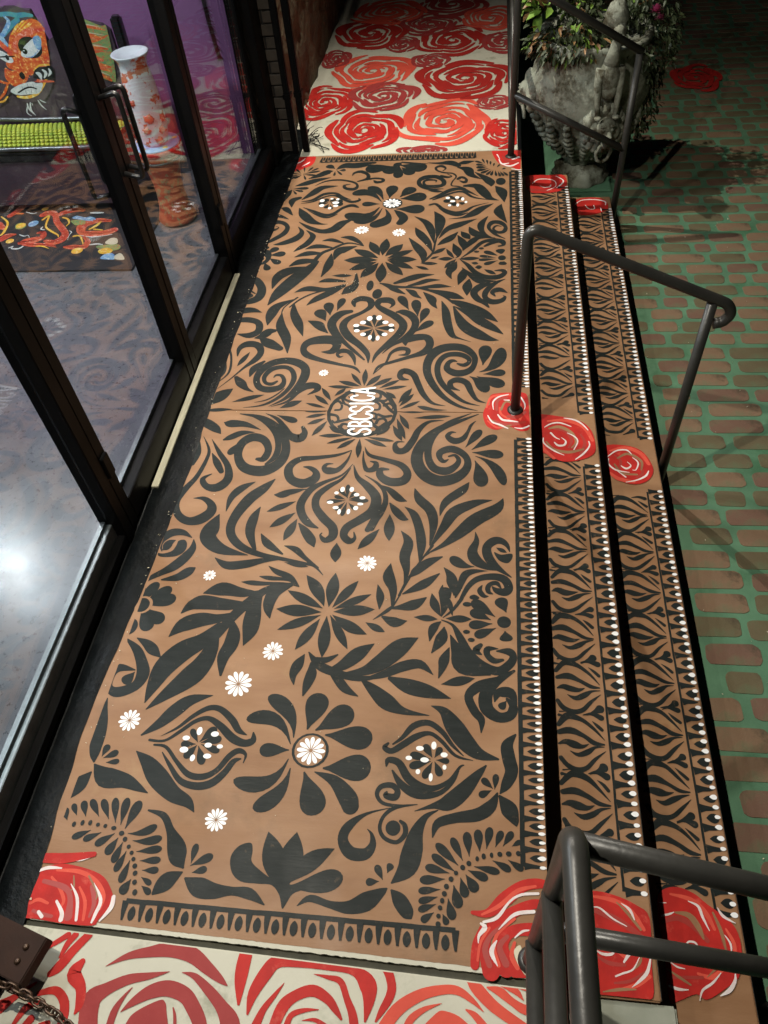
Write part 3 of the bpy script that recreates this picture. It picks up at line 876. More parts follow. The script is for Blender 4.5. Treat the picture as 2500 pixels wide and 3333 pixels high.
dW-449 3147 14 12
dW-624 3146 15 12
dW-445 3106 13 12
dW-616 3103 14 12
dW-475 3073 14 13
dW-582 3074 14 13
dW-506 3044 9 19
dW-545 3049 9 19
G0leaf_branch
sK-520 3500 5 -420 3477 16 -322 3467 16 -243 3424 15
sK-259 3589 3 -330 3578 43 -387 3553 50 -462 3512 20
sK-225 3537 3 -288 3534 34 -335 3509 33 -401 3481 8
sK-164 3473 2 -227 3482 37 -284 3475 29 -346 3468 8
sK-272 3441 6 -199 3415 46 -146 3390 52 -94 3365 3
sK-509 3496 6 -466 3453 27 -400 3410 3
lK-366 3671 -328 3652 -291 3634 29
lK-342 3697 -295 3694 -247 3690 34
G0leaf_branch
sK-328 3710 20 -283 3791 14 -273 3885 11 -267 3961 9
sK-423 3957 4 -369 3859 49 -333 3784 47 -329 3719 15
sK-394 4065 4 -362 3994 50 -315 3905 42 -284 3810 4
sK-408 4188 3 -339 4124 40 -302 4031 45 -278 3894 4
sK-295 4241 4 -261 4161 60 -257 4070 53 -266 3942 4
sK-46 4148 3 -152 4086 55 -213 4038 38 -255 3942 4
sK-149 4011 3 -188 3949 47 -223 3912 42 -257 3875 6
sK-212 3845 5 -244 3818 35 -278 3787 8
lK-243 3763 -267 3750 -290 3737 22
G0leaf_spray
lK-250 3736 -208 3737 -167 3738 42
sK-207 3836 2 -187 3789 26 -162 3742 4
sK-173 3891 3 -148 3815 52 -141 3760 16 -157 3742 3
sK-151 3977 3 -120 3899 48 -113 3842 20 -120 3824 2
lK-134 4016 -107 3973 -80 3931 52
lK-150 3733 -180 3689 -210 3645 37
sK-146 3710 3 -166 3653 51 -184 3601 36 -167 3544 3
lK-140 3733 -80 3736 -21 3739 38
sK-107 3643 5 -112 3573 51 -131 3489 3
sK-75 3538 10 -83 3471 53 -83 3393 3
G0petal_scroll
sK-89 4063 4 -56 3993 58 6 3952 27 57 3941 4
sK14 4171 7 -21 4091 41 -15 4011 29 32 3951 8 108 3915 4
sK113 3929 5 57 3979 21 21 4049 21 41 4104 37 83 4102 39 114 4056 22 106 4007 28 72 3998 27 47 4034 14 64 4068 15 93 4057 4
sK40 3946 4 -34 3944 32 -69 3907 43 -103 3851 26 -117 3814 4
sK-125 3741 4 -67 3813 21 -13 3896 27 47 3917 38 93 3902 39 103 3868 20 78 3855 14
sK78 3893 4 37 3886 27 2 3857 16
G0half_flower
tK76 3759 20 3793 -2 3806 36
tK63 3741 -1 3756 -26 3761 27
tK63 3729 -4 3723 -30 3721 27
tK73 3714 20 3687 0 3677 32
tK93 3772 86 3811 83 3827 51
tK98 3717 98 3682 98 3669 44
dB94 3740 29 38
dK95 3738 21 25
dK-17 3835 14 11
dK-42 3803 14 11
lK-69 3695 -49 3690 -30 3685 29
lK-48 3650 -29 3652 -9 3654 39
G0edge_scroll
sK-129 3728 4 -88 3678 25 -47 3606 33 6 3562 40 69 3557 42 107 3590 28 98 3619 27 59 3617 9
lK1 3631 32 3607 64 3582 32
sK-117 3652 4 -56 3564 39 -7 3520 48 64 3523 3
sK112 3539 4 59 3502 27 17 3436 33 9 3380 29 42 3339 45 88 3347 36 109 3378 17 102 3390 6
sK123 3414 3 79 3444 41 46 3420 26 60 3387 8
sK55 3502 3 -11 3478 44 -48 3421 39 -28 3364 39 5 3332 30 28 3293 11
G0eye_motif
sK-328 4388 14 -275 4430 29 -211 4488 38 -150 4502 33 -99 4460 21 -43 4407 3
sK-311 4376 12 -252 4417 20 -188 4459 20 -132 4462 22 -76 4398 19 1 4367 8 72 4353 2
sK-327 4317 17 -292 4326 22 -245 4265 25 -178 4220 35 -115 4239 25 -68 4289 15 18 4328 3
sK-273 4277 3 -221 4222 21 -156 4193 27 -103 4217 8
tK-173 4353 -228 4358 -249 4360 43
tK-176 4364 -209 4405 -222 4421 30
tK-172 4342 -181 4309 -184 4297 23
tK-172 4348 -206 4314 -219 4301 30
tK-162 4364 -145 4394 -139 4406 28
tK-159 4342 -134 4325 -125 4319 31
tK-173 4364 -192 4393 -199 4404 26
dW-224 4394 13 14
dW-194 4354 16 12
dW-169 4397 13 15
dW-135 4377 9 20
dW-115 4340 8 13
dW-162 4307 8 18
dW-210 4306 10 12
G0single_leaf
sK-208 4154 4 -128 4166 20 -71 4205 56 -19 4266 47 45 4316 5
G0single_leaf
sK-129 4535 23 -56 4531 57 -11 4450 65 23 4382 41 77 4352 4
G0curl
sK-123 4506 6 -168 4531 15 -208 4545 11 -204 4596 10 -184 4654 10 -208 4697 16 -266 4712 17 -308 4745 16 -313 4782 19 -282 4798 31 -254 4766 13 -268 4736 9
sK-276 4671 21 -241 4651 28 -212 4661 10 -237 4690 8
sK-171 4624 23 -149 4646 28 -120 4615 17 -130 4581 27 -159 4600 10
sK-257 4507 7 -335 4506 26 -394 4549 31 -410 4608 28 -378 4653 49 -310 4661 44 -262 4611 30 -259 4559 32 -303 4538 42 -366 4553 24 -380 4600 17 -353 4622 24 -307 4614 16 -306 4590 5
lK-351 4490 -303 4480 -255 4471 33
G0leaf_spray
sK-177 4773 11 -118 4746 63 -93 4672 47 -30 4616 7
sK-71 4707 5 -8 4632 48 26 4572 58 32 4526 11
dK88 4580 30 44
sK55 4525 4 93 4456 66 109 4329 3
sK93 4309 3 77 4220 60 124 4095 2
sK-373 4847 5 -296 4836 30 -226 4838 59 -177 4798 39
sK-75 4853 5 -132 4838 48 -172 4822 24
G0lotus_flower
tK-549 4827 -423 4788 -374 4773 116
tK-534 4795 -478 4726 -456 4699 74
tK-555 4834 -548 4705 -546 4657 64
tK-560 4821 -613 4749 -633 4722 86
sK-534 4864 19 -443 4842 24 -372 4835 5
sK-895 4867 5 -774 4866 31 -714 4869 25
tK-583 4810 -713 4787 -764 4778 113
lK-588 4798 -565 4831 -543 4864 57
G0fan_palm
tK-16 4812 -56 4842 -72 4853 23
tK-4 4787 -48 4803 -65 4809 29
tK8 4768 -44 4767 -64 4767 33
tK14 4750 -38 4731 -57 4724 31
tK25 4737 -18 4701 -34 4687 27
tK31 4725 9 4681 0 4665 20
tK42 4724 32 4675 29 4656 18
tK54 4723 59 4669 61 4648 16
tK71 4710 81 4660 85 4641 16
tK82 4710 100 4663 107 4646 17
tK99 4709 121 4666 130 4650 17
tK-10 4812 -23 4859 -28 4878 13
tK7 4799 3 4845 1 4863 12
tK25 4785 24 4827 24 4843 12
tK42 4772 46 4804 47 4817 12
tK65 4759 77 4786 82 4797 13
tK93 4733 110 4742 116 4746 17
G0twelve_petal_flower
lK-571 3781 -606 3852 -641 3925 59
lK-556 3780 -552 3866 -548 3953 62
lK-540 3771 -496 3831 -451 3892 68
lK-528 3752 -459 3791 -390 3830 55
lK-527 3743 -444 3738 -363 3734 65
lK-526 3734 -450 3689 -376 3645 54
lK-534 3716 -480 3649 -426 3584 57
lK-549 3707 -546 3611 -543 3518 66
lK-569 3707 -611 3636 -653 3565 66
lK-580 3717 -652 3679 -724 3641 65
lK-577 3735 -671 3737 -765 3738 77
lK-576 3753 -648 3799 -721 3846 66
G0pinwheel_flower
tK-611 4390 -684 4528 -724 4543 66
tK-620 4369 -753 4488 -806 4461 79
tK-628 4342 -705 4345 -735 4347 55
tK-625 4304 -752 4197 -820 4237 96
tK-607 4292 -702 4142 -762 4152 56
sK-586 4280 5 -563 4205 33 -581 4143 81 -626 4109 76
sK-533 4267 6 -496 4223 47 -470 4170 54 -487 4119 46
tK-576 4411 -569 4520 -566 4564 75
tK-513 4419 -458 4501 -437 4534 81
tK-507 4397 -396 4415 -352 4422 106
tK-524 4278 -401 4272 -354 4270 101
dK-551 4344 60 59
DW-554 4346 53 12
G0eye_motif
sK-1112 4392 7 -1046 4411 22 -987 4476 29 -918 4484 25 -866 4436 21 -810 4400 5
sK-1114 4370 5 -1042 4389 16 -971 4447 16 -914 4455 17 -856 4408 21 -801 4375 28 -758 4392 22 -764 4420 5
sK-1088 4319 7 -1025 4278 21 -949 4226 34 -895 4240 28 -848 4303 24 -796 4333 33 -756 4309 15
sK-1061 4290 3 -982 4220 14 -922 4197 17 -872 4234 8
tK-947 4367 -988 4361 -1004 4359 43
tK-940 4356 -951 4319 -955 4305 28
tK-931 4350 -917 4308 -911 4292 19
tK-931 4372 -877 4382 -856 4385 48
tK-929 4361 -873 4351 -851 4346 45
tK-935 4378 -919 4409 -912 4422 32
tK-941 4384 -960 4410 -968 4421 26
tK-945 4373 -981 4399 -995 4409 30
dW-986 4397 15 17
dW-980 4339 15 17
dW-927 4306 10 13
dW-899 4369 21 15
dW-894 4331 15 14
dW-891 4409 10 13
dW-929 4417 10 9
G0single_leaf
sK-1116 4414 6 -1059 4491 52 -1011 4558 51 -914 4576 5
G0leaf_spray
sK-1181 4591 12 -1126 4617 52 -1061 4656 48 -976 4687 7
sK-1113 4682 10 -1058 4716 47 -1005 4762 57 -977 4772 13
sK-950 4796 9 -896 4842 69 -816 4831 56 -721 4844 5
tK-963 4803 -1005 4838 -1022 4852 50
tK-955 4790 -921 4737 -908 4717 17
tK-959 4771 -957 4725 -957 4708 15
tK-936 4782 -903 4780 -891 4780 32
G0curl
sK-1062 4584 3 -999 4640 17 -912 4653 19 -820 4618 19 -790 4570 17 -809 4530 35 -860 4544 27 -873 4580 18 -840 4594 9
sK-839 4703 3 -829 4739 21 -789 4755 35 -743 4716 25 -737 4661 27 -792 4629 16
sK-792 4629 12 -736 4649 19 -690 4661 22 -642 4650 22 -639 4620 25 -673 4610 32 -693 4633 10
G0fan_palm
tK-1172 4747 -1259 4758 -1293 4763 19
tK-1177 4741 -1266 4706 -1300 4693 25
tK-1170 4734 -1198 4699 -1210 4685 19
tK-1166 4746 -1087 4770 -1056 4780 23
tK-1165 4740 -1099 4727 -1074 4722 23
tK-1158 4734 -1140 4687 -1134 4669 14
tK-1179 4753 -1209 4797 -1221 4814 13
tK-1157 4764 -1166 4816 -1170 4836 11
tK-1139 4770 -1120 4815 -1112 4833 16
tK-1127 4769 -1088 4804 -1073 4818 18
tK-1192 4723 -1230 4689 -1245 4675 23
tK-1205 4730 -1265 4719 -1288 4714 23
tK-1226 4744 -1280 4748 -1301 4749 20
G0leaf_spray
dK-1259 4595 35 32
tK-1193 4556 -1123 4557 -1095 4557 33
tK-1191 4544 -1142 4523 -1124 4515 26
tK-1193 4538 -1170 4498 -1161 4482 15
sK-1201 4539 8 -1222 4488 51 -1250 4387 46 -1259 4299 7
sK-1134 4438 32 -1172 4406 48 -1164 4328 6
sK-1225 4319 8 -1195 4307 45 -1142 4234 7
sK-1290 4224 11 -1232 4231 36 -1156 4187 5
G0edge_scroll
sK-1309 4109 39 -1263 4157 44 -1194 4152 36 -1149 4103 27 -1155 4032 38 -1199 3973 36 -1244 3925 19 -1269 3911 8
sK-1206 4157 21 -1256 4123 29 -1268 4087 17 -1228 4067 27 -1200 4095 8 -1220 4111 5
G0leaf_branch
sK-1085 4101 3 -1052 4038 30 -1078 3969 53 -1146 3922 40 -1197 3909 4
sK-1088 4153 5 -1016 4088 32 -938 4044 43 -870 4062 62 -825 4132 55 -764 4171 4
sK-1113 4314 6 -1074 4237 59 -1017 4160 53 -956 4127 19 -911 4123 3
sK-1028 4058 5 -980 3996 34 -999 3917 44 -1034 3870 34 -1065 3832 3
G0leaf_branch
sK-670 3878 5 -743 3911 15 -794 3901 19 -846 3855 23 -902 3809 26 -935 3717 27
sK-815 3975 4 -761 3970 39 -708 3927 28 -670 3878 4
sK-917 3939 4 -865 3950 34 -796 3916 12
sK-1002 3855 4 -941 3884 45 -853 3869 13
sK-1050 3775 4 -982 3811 48 -902 3809 19
sK-1065 3683 5 -1010 3728 56 -938 3735 38
sK-1118 3472 5 -1107 3577 61 -1057 3638 72 -959 3672 19
sK-1113 3322 5 -1071 3438 74 -996 3583 87 -947 3662 59 -916 3725 29
sK-707 3879 4 -787 3843 68 -813 3806 46 -820 3746 6
sK-844 3807 5 -844 3696 51 -868 3580 6
G0leaf_branch
lK-813 3588 -756 3588 -699 3587 33
sK-875 3528 4 -827 3545 39 -735 3534 17
sK-990 3436 3 -926 3469 47 -824 3459 34 -731 3500 17
sK-906 3319 4 -861 3376 45 -796 3433 47 -730 3491 16
sK-730 3420 14 -700 3457 63 -672 3507 38 -679 3603 10
sK-728 3483 9 -870 3434 12 -945 3377 12 -992 3305 10
G0half_flower
tK-1217 3818 -1177 3861 -1162 3879 48
tK-1197 3798 -1133 3811 -1107 3817 53
tK-1192 3770 -1140 3728 -1120 3712 44
tK-1209 3724 -1185 3669 -1175 3648 41
tK-1245 3847 -1234 3882 -1230 3895 42
dK-1226 3780 43 77
dB-1238 3762 26 33
dK-1238 3762 18 22
G0edge_scroll
sK-1273 3591 8 -1223 3558 42 -1175 3474 47 -1176 3393 55 -1217 3358 51 -1251 3349 21
sK-1293 3456 21 -1252 3465 19 -1202 3429 8
lK-1266 3414 -1236 3410 -1206 3405 53
sK-1282 3247 30 -1229 3277 50 -1182 3280 41 -1131 3260 3
sK-1266 3152 31 -1251 3190 39 -1189 3198 45 -1130 3170 37 -1117 3105 41 -1155 3069 47 -1220 3080 5
sK-1127 3046 4 -1090 3060 45 -1063 3096 54 -1036 3105 28
sK-1086 3042 27 -1045 3006 62 -980 2963 35
G0leaf_branch
sK-1080 3151 4 -1079 3235 55 -1059 3312 55 -981 3375 4
sK-966 3390 12 -1021 3302 8 -1023 3235 6
sK-1024 3254 5 -1011 3150 50 -962 3041 49 -936 2928 5
sK-975 3340 6 -960 3253 42 -920 3159 48 -881 3059 2
G0edge_scroll
sK-1269 3115 12 -1252 3007 10 -1211 2902 11 -1195 2785 12 -1229 2712 4
lK-1224 2856 -1229 2793 -1233 2732 39
sK-1180 2902 5 -1183 2963 28 -1151 2998 49 -1098 2989 43 -1070 2937 34 -1086 2877 36 -1128 2818 15 -1175 2736 7 -1223 2664 3
lK-1124 2938 -1144 2883 -1165 2828 31
sK-1086 2749 4 -1077 2810 41 -1039 2864 15
G0large_scroll
sK-954 2544 2 -891 2594 19 -850 2660 35 -824 2739 46 -828 2811 42 -874 2856 50 -936 2871 47 -998 2850 47 -1037 2802 42 -1050 2737 33 -1025 2678 35 -977 2660 43 -927 2675 38 -914 2718 22 -932 2758 19 -959 2763 15 -969 2744 4
sK-1071 2535 2 -986 2552 12 -923 2601 20 -883 2667 24 -870 2738 27 -891 2799 25 -933 2823 29 -989 2806 32 -1014 2753 24 -1002 2710 19 -971 2699 24 -948 2718 13
sK-1026 2570 2 -973 2588 9 -933 2624 9 -904 2667 6
sK-943 2543 2 -872 2579 16 -836 2641 25 -802 2684 47 -761 2688 42 -747 2661 30 -787 2626 4
lK-900 2534 -853 2560 -805 2585 41
lK-1132 2572 -1061 2598 -989 2624 33
sK-1150 2745 22 -1119 2705 47 -1084 2665 24 -1044 2642 3
G0single_leaf
lK-1263 2542 -1206 2604 -1147 2666 79
G0single_leaf
lK-1265 2513 -1191 2518 -1118 2524 26
G0heart_scroll
sK-561 2780 5 -595 2820 18 -673 2845 20 -769 2878 30 -837 2915 39 -862 2962 33 -845 3010 50 -787 3032 66 -725 3027 65 -700 2988 44 -718 2941 41 -770 2937 5
sK-592 2837 4 -607 2895 22 -636 2937 27 -670 2945 35 -688 2920 17 -675 2899 15 -657 2907 3
sK-652 3307 11 -660 3346 32 -628 3375 46 -580 3360 40 -569 3306 33 -609 3254 25 -671 3203 35 -690 3139 41 -652 3058 46 -588 2988 37 -543 2920 27 -532 2853 4
sK-667 3264 28 -721 3241 50 -751 3167 47 -722 3085 45 -662 3005 25 -604 2937 19 -554 2878 10
G0petal_spray
tK-769 3232 -788 3312 -796 3343 54
tK-739 3270 -725 3350 -720 3381 42
tK-785 3186 -824 3254 -839 3281 63
sK-876 3187 5 -823 3158 53 -795 3122 39 -758 3084 4
G0corner_rose
pr-1241 419 -1241 479 -1241 534 -1199 558 -1142 560 -1057 543 -1015 512 -994 472 -1019 427 -1031 410 -1113 408 -1197 413 -1230 413
so-1187 543 7 -1119 544 12 -1061 523 11 -1026 487 13 -1025 453 8
so-1196 523 7 -1165 500 9 -1138 468 10 -1139 449 6
so-1105 505 5 -1074 468 10 -1063 422 8
so-1232 451 8 -1212 462 10 -1181 455 7
se-1215 511 12 -1147 499 16 -1120 472 15 -1109 427 24
se-1067 508 13 -1046 466 13 -1048 432 8
se-1216 433 9 -1186 426 11 -1157 423 9
sB-1132 533 3 -1121 503 6 -1126 493 3
sB-1088 536 5 -1048 495 6 -1044 475 3
sw-1132 510 2 -1099 473 9 -1083 420 8
sw-1065 518 1 -1030 476 10 -1033 438 10 -1037 415 5
sw-995 486 11 -994 458 13 -1016 421 4
sw-1157 462 7 -1131 435 11 -1127 417 13
sw-1199 431 9 -1185 420 10
sw-1247 533 6 -1217 547 10 -1174 549 4
sw-1160 573 4 -1126 577 9 -1091 591 5
sr-1235 573 28 -1173 577 29 -1092 594 15
G0floor_rose
sr-1250 381 8 -1192 360 12 -1148 346 12 -1092 382 16
sr-1034 387 22 -1063 348 25 -1089 306 27 -1108 287 16
sr-1071 384 17 -1086 360 17 -1095 328 8
sr-1029 322 17 -1042 293 38 -1013 265 28 -1002 228 23 -1008 203 4
sr-1121 241 13 -1078 251 20 -1047 231 24 -1035 201 25 -1034 171 23
sr-1161 169 11 -1143 206 18 -1113 221 9
sr-1214 202 33 -1191 220 20 -1166 241 13 -1136 265 5
sr-1133 164 16 -1120 183 21
sr-1090 172 13 -1070 179 13
G0floor_rose
sm-961 317 1 -907 346 17 -849 361 27 -789 372 39 -731 363 38 -681 336 30 -642 314 18 -619 301 2
sm-782 320 1 -832 306 16 -890 292 25 -942 265 32 -971 240 51 -969 203 50 -953 157 51
sm-749 321 1 -712 315 15 -665 286 25 -625 255 31 -596 224 48 -583 190 49
sm-887 219 1 -859 245 20 -821 270 33 -776 282 37 -727 271 36 -696 244 36 -674 217 35 -657 183 32
pm-860 165 -861 205 -839 229 -792 254 -776 252 -766 233 -754 174
sm-872 276 2 -889 252 9 -904 216 19 -906 161 18
sm-751 242 3 -741 223 8 -731 188 9
G0floor_rose
sr-585 390 34 -588 349 37 -587 311 30 -581 264 7
sr-553 245 6 -548 289 27 -525 336 35 -498 368 33 -442 374 31 -367 370 23 -292 364 23 -253 337 44 -245 303 31 -250 256 6
sr-287 386 1 -244 386 13 -208 376 22 -190 340 23 -193 313 22 -210 282 16 -224 256 4
sr-396 347 1 -357 343 10 -323 336 16 -301 298 17 -282 264 22 -271 218 25
sr-470 321 1 -490 292 11 -515 255 17 -531 206 26
sr-486 199 23 -467 264 31 -437 294 26 -393 310 27 -353 296 23 -330 276 18 -309 253 5
sr-371 270 2 -409 265 10 -441 250 14 -449 214 17
sr-411 243 1 -377 247 9 -346 234 14
G0floor_rose
so-215 223 31 -173 285 31 -119 322 27 -63 340 22 -20 342 20 17 324 13 46 302 2
so-59 311 1 -103 294 12 -135 270 18 -149 240 16
po-113 232 -74 287 -47 295 -4 281 24 244
so1 303 3 26 291 16 59 259 21
so7 381 17 24 356 30 59 325 29 92 304 26 160 270 23
so53 356 3 86 349 21 117 330 18 147 316 22 175 316 21
so58 381 16 98 367 18 128 353 16 146 335 2
so106 375 8 148 364 15 176 364 15
G0corner_rose
sr13 527 10 55 529 22 98 565 37 147 603 30 191 614 26 215 612 19
sr22 403 23 25 448 23 39 491 14
sr64 393 46 48 443 31 59 489 26 102 525 29 174 560 25 213 560 19
sr102 406 50 90 453 38 114 487 28 164 498 32 211 495 32
sr124 398 30 170 402 30 207 409 20
sr140 427 20 186 434 33 213 443 17
so39 524 6 86 550 11 135 591 11 183 606 7
so29 414 6 36 456 7 59 493 7
so83 408 12 71 448 10 83 484 9 126 520 7
so125 463 8 117 431 12 132 406 12
se60 406 15 48 443 15 67 479 11 106 511 7
se102 413 19 86 450 15 106 476 11
pc123 444 140 458 148 427 162 396 151 391 132 416
sw43 506 6 79 520 9 114 563 6 146 582 7 190 588 7
sw34 503 4 47 493 13 32 473 8 30 454 2
sw79 465 3 65 437 13 81 405 2
sw83 491 2 126 531 9 177 542 9
sw125 474 3 145 491 6 164 496 3
G0corner_rose
pr12 2500 22 2550 41 2572 43 2630 85 2646 134 2650 188 2650 207 2617 210 2509 209 2419 169 2404 123 2432 71 2409 29 2433
so27 2550 8 46 2616 12 90 2632 15 148 2637 12
so85 2550 8 90 2508 11 123 2480 12
so172 2580 10 181 2523 12 170 2474 10
so33 2465 7 71 2424 11 113 2435 11
se61 2465 13 95 2445 20 142 2446 20 189 2460 13
se71 2536 14 75 2594 13 114 2616 14
se123 2494 21 161 2495 27 190 2523 18
sB90 2536 10 109 2587 10 143 2580 14
sB47 2472 7 90 2431 9 132 2439 7
sw32 2500 4 52 2458 8 85 2441 10 118 2419 6
sw57 2536 3 55 2586 7 80 2620 9 124 2637 4
sw76 2504 6 95 2473 11 128 2466 12 163 2460 3
sw146 2424 4 179 2420 8 208 2436 8
sw101 2600 4 124 2598 9
sw177 2617 7 193 2573 6 190 2538 3
sw126 2530 5 138 2508 13 156 2505 6
G0corner_rose
pr-1300 4798 -1333 4959 -1292 5049 -1187 5062 -1121 4998 -1118 4881 -1166 4821 -1232 4781
se-1303 4867 23 -1251 4851 31 -1202 4886 25
sw-1301 4925 5 -1260 4935 12 -1226 4992 6
sw-1302 4893 5 -1245 4887 11 -1201 4918 11 -1183 4963 4
sw-1189 4848 4 -1158 4884 13 -1144 4908 4
G0corner_rose
pr41 5023 54 4870 100 4781 156 4759 201 4720 211 4823 213 5011
se100 4904 15 134 4840 30 191 4824 24
sw77 4868 6 94 4806 13 134 4809 12
sw88 4806 6 145 4772 19 197 4811 8
sw65 4932 9 82 4868 4
sw163 4863 15 198 4885 22
sw156 4735 7 201 4717 11
G1tread_rose
pr256 2679 376 2669 454 2642 496 2585 509 2500 498 2435 438 2396 362 2385 306 2422 262 2458 246 2561
so308 2640 10 388 2646 20 465 2603 20 498 2518 15
so271 2533 11 279 2467 17 325 2404 15
se333 2591 13 384 2573 17 407 2516 13 392 2470 9
se449 2555 10 464 2499 15 441 2434 13
sB313 2591 11 359 2602 19 410 2564 16 426 2507 10 405 2470 7
sB296 2505 8 327 2459 14 390 2442 18 455 2462 9
sw290 2598 4 321 2622 8 361 2629 9 411 2605 5
sw284 2531 4 286 2495 7 327 2450 8 370 2423 3
sw318 2562 9 337 2534 7 356 2521 4
sw330 2504 5 347 2483 11 373 2486 11 381 2511 7 363 2533 3
sw390 2564 4 422 2540 7 433 2508 6 413 2456 4
sw380 2661 4 428 2649 10 459 2623 8 484 2582 4
sw481 2513 5 482 2481 6 453 2434 9 416 2397 4
G2tread_rose
pr581 2639 676 2648 746 2614 780 2538 782 2474 743 2418 677 2403 610 2442 580 2515
so605 2611 9 674 2632 20 738 2599 21 769 2529 16
so593 2469 14 628 2433 22 691 2417 15
se623 2582 8 646 2545 14 634 2488 10
se730 2528 10 736 2472 15 707 2444 10
sB634 2563 8 684 2593 16 738 2547 13 732 2491 6
sB617 2525 8 645 2470 13 709 2462 11
sw588 2570 4 632 2611 8 679 2617 9 700 2589 3
sw594 2562 4 591 2524 7 621 2488 9 678 2474 4
sw644 2516 4 667 2498 11 689 2517 6 675 2541 3
sw701 2570 3 723 2537 7 709 2492 5 693 2490 4
sw621 2488 3 659 2445 7
sw656 2414 5 706 2428 7 747 2454 10 764 2487 4
G1tread_rose
pr262 4965 392 4966 501 4955 498 4788 384 4735 269 4762
se281 4781 35 327 4773 23 384 4758 23
sw295 4858 5 331 4911 9 390 4914 10 436 4887 6 439 4815 4 385 4767 6
sw341 4832 4 369 4806 9 404 4816 10 411 4840 3
sw444 4796 6 481 4848 10 489 4897 8 445 4954 5
G2tread_rose
pr562 4869 584 4928 652 4961 735 4955 782 4912 785 4811 719 4756 642 4736 586 4762
sw580 4868 5 625 4926 9 703 4934 10 772 4907 12 774 4859 5
sw645 4865 5 665 4817 10 700 4815 8 698 4863 5
sw740 4831 5 742 4784 6
G1tread_rose
pr292 624 354 649 420 643 480 621 513 589 505 472 499 395 454 380 366 368 278 373 261 506
so356 635 6 418 628 13 465 602 13 494 559 10
so366 514 9 401 509 12 435 487 12
so413 406 5 458 420 12 496 444 10
se363 597 12 414 581 19 461 556 16 495 536 9
se360 481 6 392 467 11 433 466 8
se399 420 5 444 429 8 485 454 5
sB424 625 3 453 598 9 485 558 7
sB446 451 3 473 474 7 481 497 3
sB368 397 3 413 406 8 457 410 3
sw354 605 2 376 605 5 411 580 5 448 563 2
sw437 623 1 460 607 8 471 581 3
sw355 497 3 375 488 7 400 490 7 410 504 4
sw450 499 11 431 473 5
sw404 436 4 425 445 5 453 457 4 474 488 2
sw504 490 4 491 454 9 468 431 7 446 414 1
G2tread_rose
pr580 697 632 722 685 708 721 680 781 636 799 593 795 540 777 491 736 460 680 428 652 439 603 419 575 417 576 521 572 619
so616 700 6 674 689 14 712 656 15 731 612 9
so620 537 8 658 533 13 690 519 11
so665 491 7 702 485 13 740 511 9
so764 615 6 780 577 11 774 528 8
se583 620 10 628 634 16 671 615 17 705 580 14
se590 475 7 637 479 9 676 482 9
se748 584 9 763 537 11
sB622 649 5 662 644 17 684 616 18 695 584 6
sB734 657 6 749 608 11 754 560 5
sB578 497 3 611 477 8 640 461 5
sB689 484 2 719 509 7
sw579 673 3 601 674 3
sw580 636 5 605 643 6 620 650 2
sw665 684 2 693 672 8 702 642 8 716 606 2
sw749 673 2 762 650 9 795 633 2
sw757 599 2 770 576 6 768 549 2
sw640 560 5 651 572 5 669 571 6 677 558 3
sw592 513 2 610 503 5 630 500 2
sw580 453 7 604 447 8 633 448 2
sw659 423 2 671 450 6 702 471 6 730 499 2
sw717 440 2 745 456 11 765 481 8 769 500 3
G3dragon_face
pn-2748 996 -2554 990 -2588 895 -2555 731 -2562 646 -2624 570 -2683 528 -2816 524 -2866 579 -2983 516
sT-2751 988 23 -2685 989 23 -2638 979 27 -2591 981 23 -2551 975 16
sT-2763 887 21 -2705 928 28 -2643 960 24
sb-2789 872 22 -2742 910 22 -2703 951 22 -2718 979 10
sb-2796 896 32 -2778 855 27 -2760 822 11
po-2757 838 -2717 893 -2644 937 -2558 960 -2511 919 -2529 812 -2558 722 -2642 709 -2690 668 -2736 696 -2789 719 -2809 750
sy-2686 907 3 -2625 947 7 -2603 954 1
sy-2676 899 3 -2615 939 7 -2593 946 1
sy-2662 898 3 -2606 927 7 -2574 945 1
sy-2642 901 3 -2592 926 7 -2568 937 1
sy-2716 885 3 -2674 922 9 -2647 941 1
sr-2735 825 14 -2693 852 39 -2628 889 39 -2564 906 33 -2516 907 23
sr-2719 837 14 -2728 808 31 -2715 795 11
sr-2816 857 32 -2791 827 32 -2764 793 22
po-2835 717 -2804 699 -2718 704 -2709 669 -2746 632 -2825 613 -2860 654 -2854 688
po-2816 746 -2754 764 -2688 770 -2625 759 -2593 732 -2678 694 -2760 697 -2813 712
dK-2633 816 71 57
pw-2706 783 -2662 826 -2575 870 -2549 853 -2583 798 -2640 768 -2685 765
pb-2597 863 -2559 874 -2553 845 -2577 802 -2600 815
sb-2593 798 5 -2640 768 6 -2678 769 4
dK-2675 798 16 15
dw-2679 802 5 4
pw-2839 809 -2812 804 -2774 773 -2768 748 -2799 741 -2837 763 -2851 785
dK-2797 770 11 15
dK-2817 775 72 4
sy-2669 693 4 -2617 721 8 -2558 722 11
sy-2831 556 14 -2779 549 17 -2707 564 15 -2648 606 14 -2597 656 11 -2559 676 10
pK-2680 668 -2651 701 -2602 712 -2544 709 -2567 646 -2612 644 -2680 647
sw-2655 680 10 -2640 671 28 -2639 649 10
sw-2609 695 11 -2597 678 19 -2618 653 6
sw-2569 698 11 -2567 681 17 -2590 660 4
sr-2712 652 19 -2654 637 18 -2568 631 7
pn-2714 659 -2668 650 -2679 638 -2718 639
pw-2859 593 -2791 621 -2705 635 -2680 625 -2641 623 -2683 572 -2746 566 -2817 564 -2853 575
sK-2816 578 8 -2767 598 9 -2728 605 9 -2693 595 8
sK-2778 616 2 -2781 598 2
sK-2738 627 2 -2741 605 2
sK-2704 626 2 -2704 604 2
sK-2766 589 2 -2771 567 2
sK-2727 596 2 -2734 570 2
sK-2698 595 2 -2703 573 2
dK-2750 671 17 22
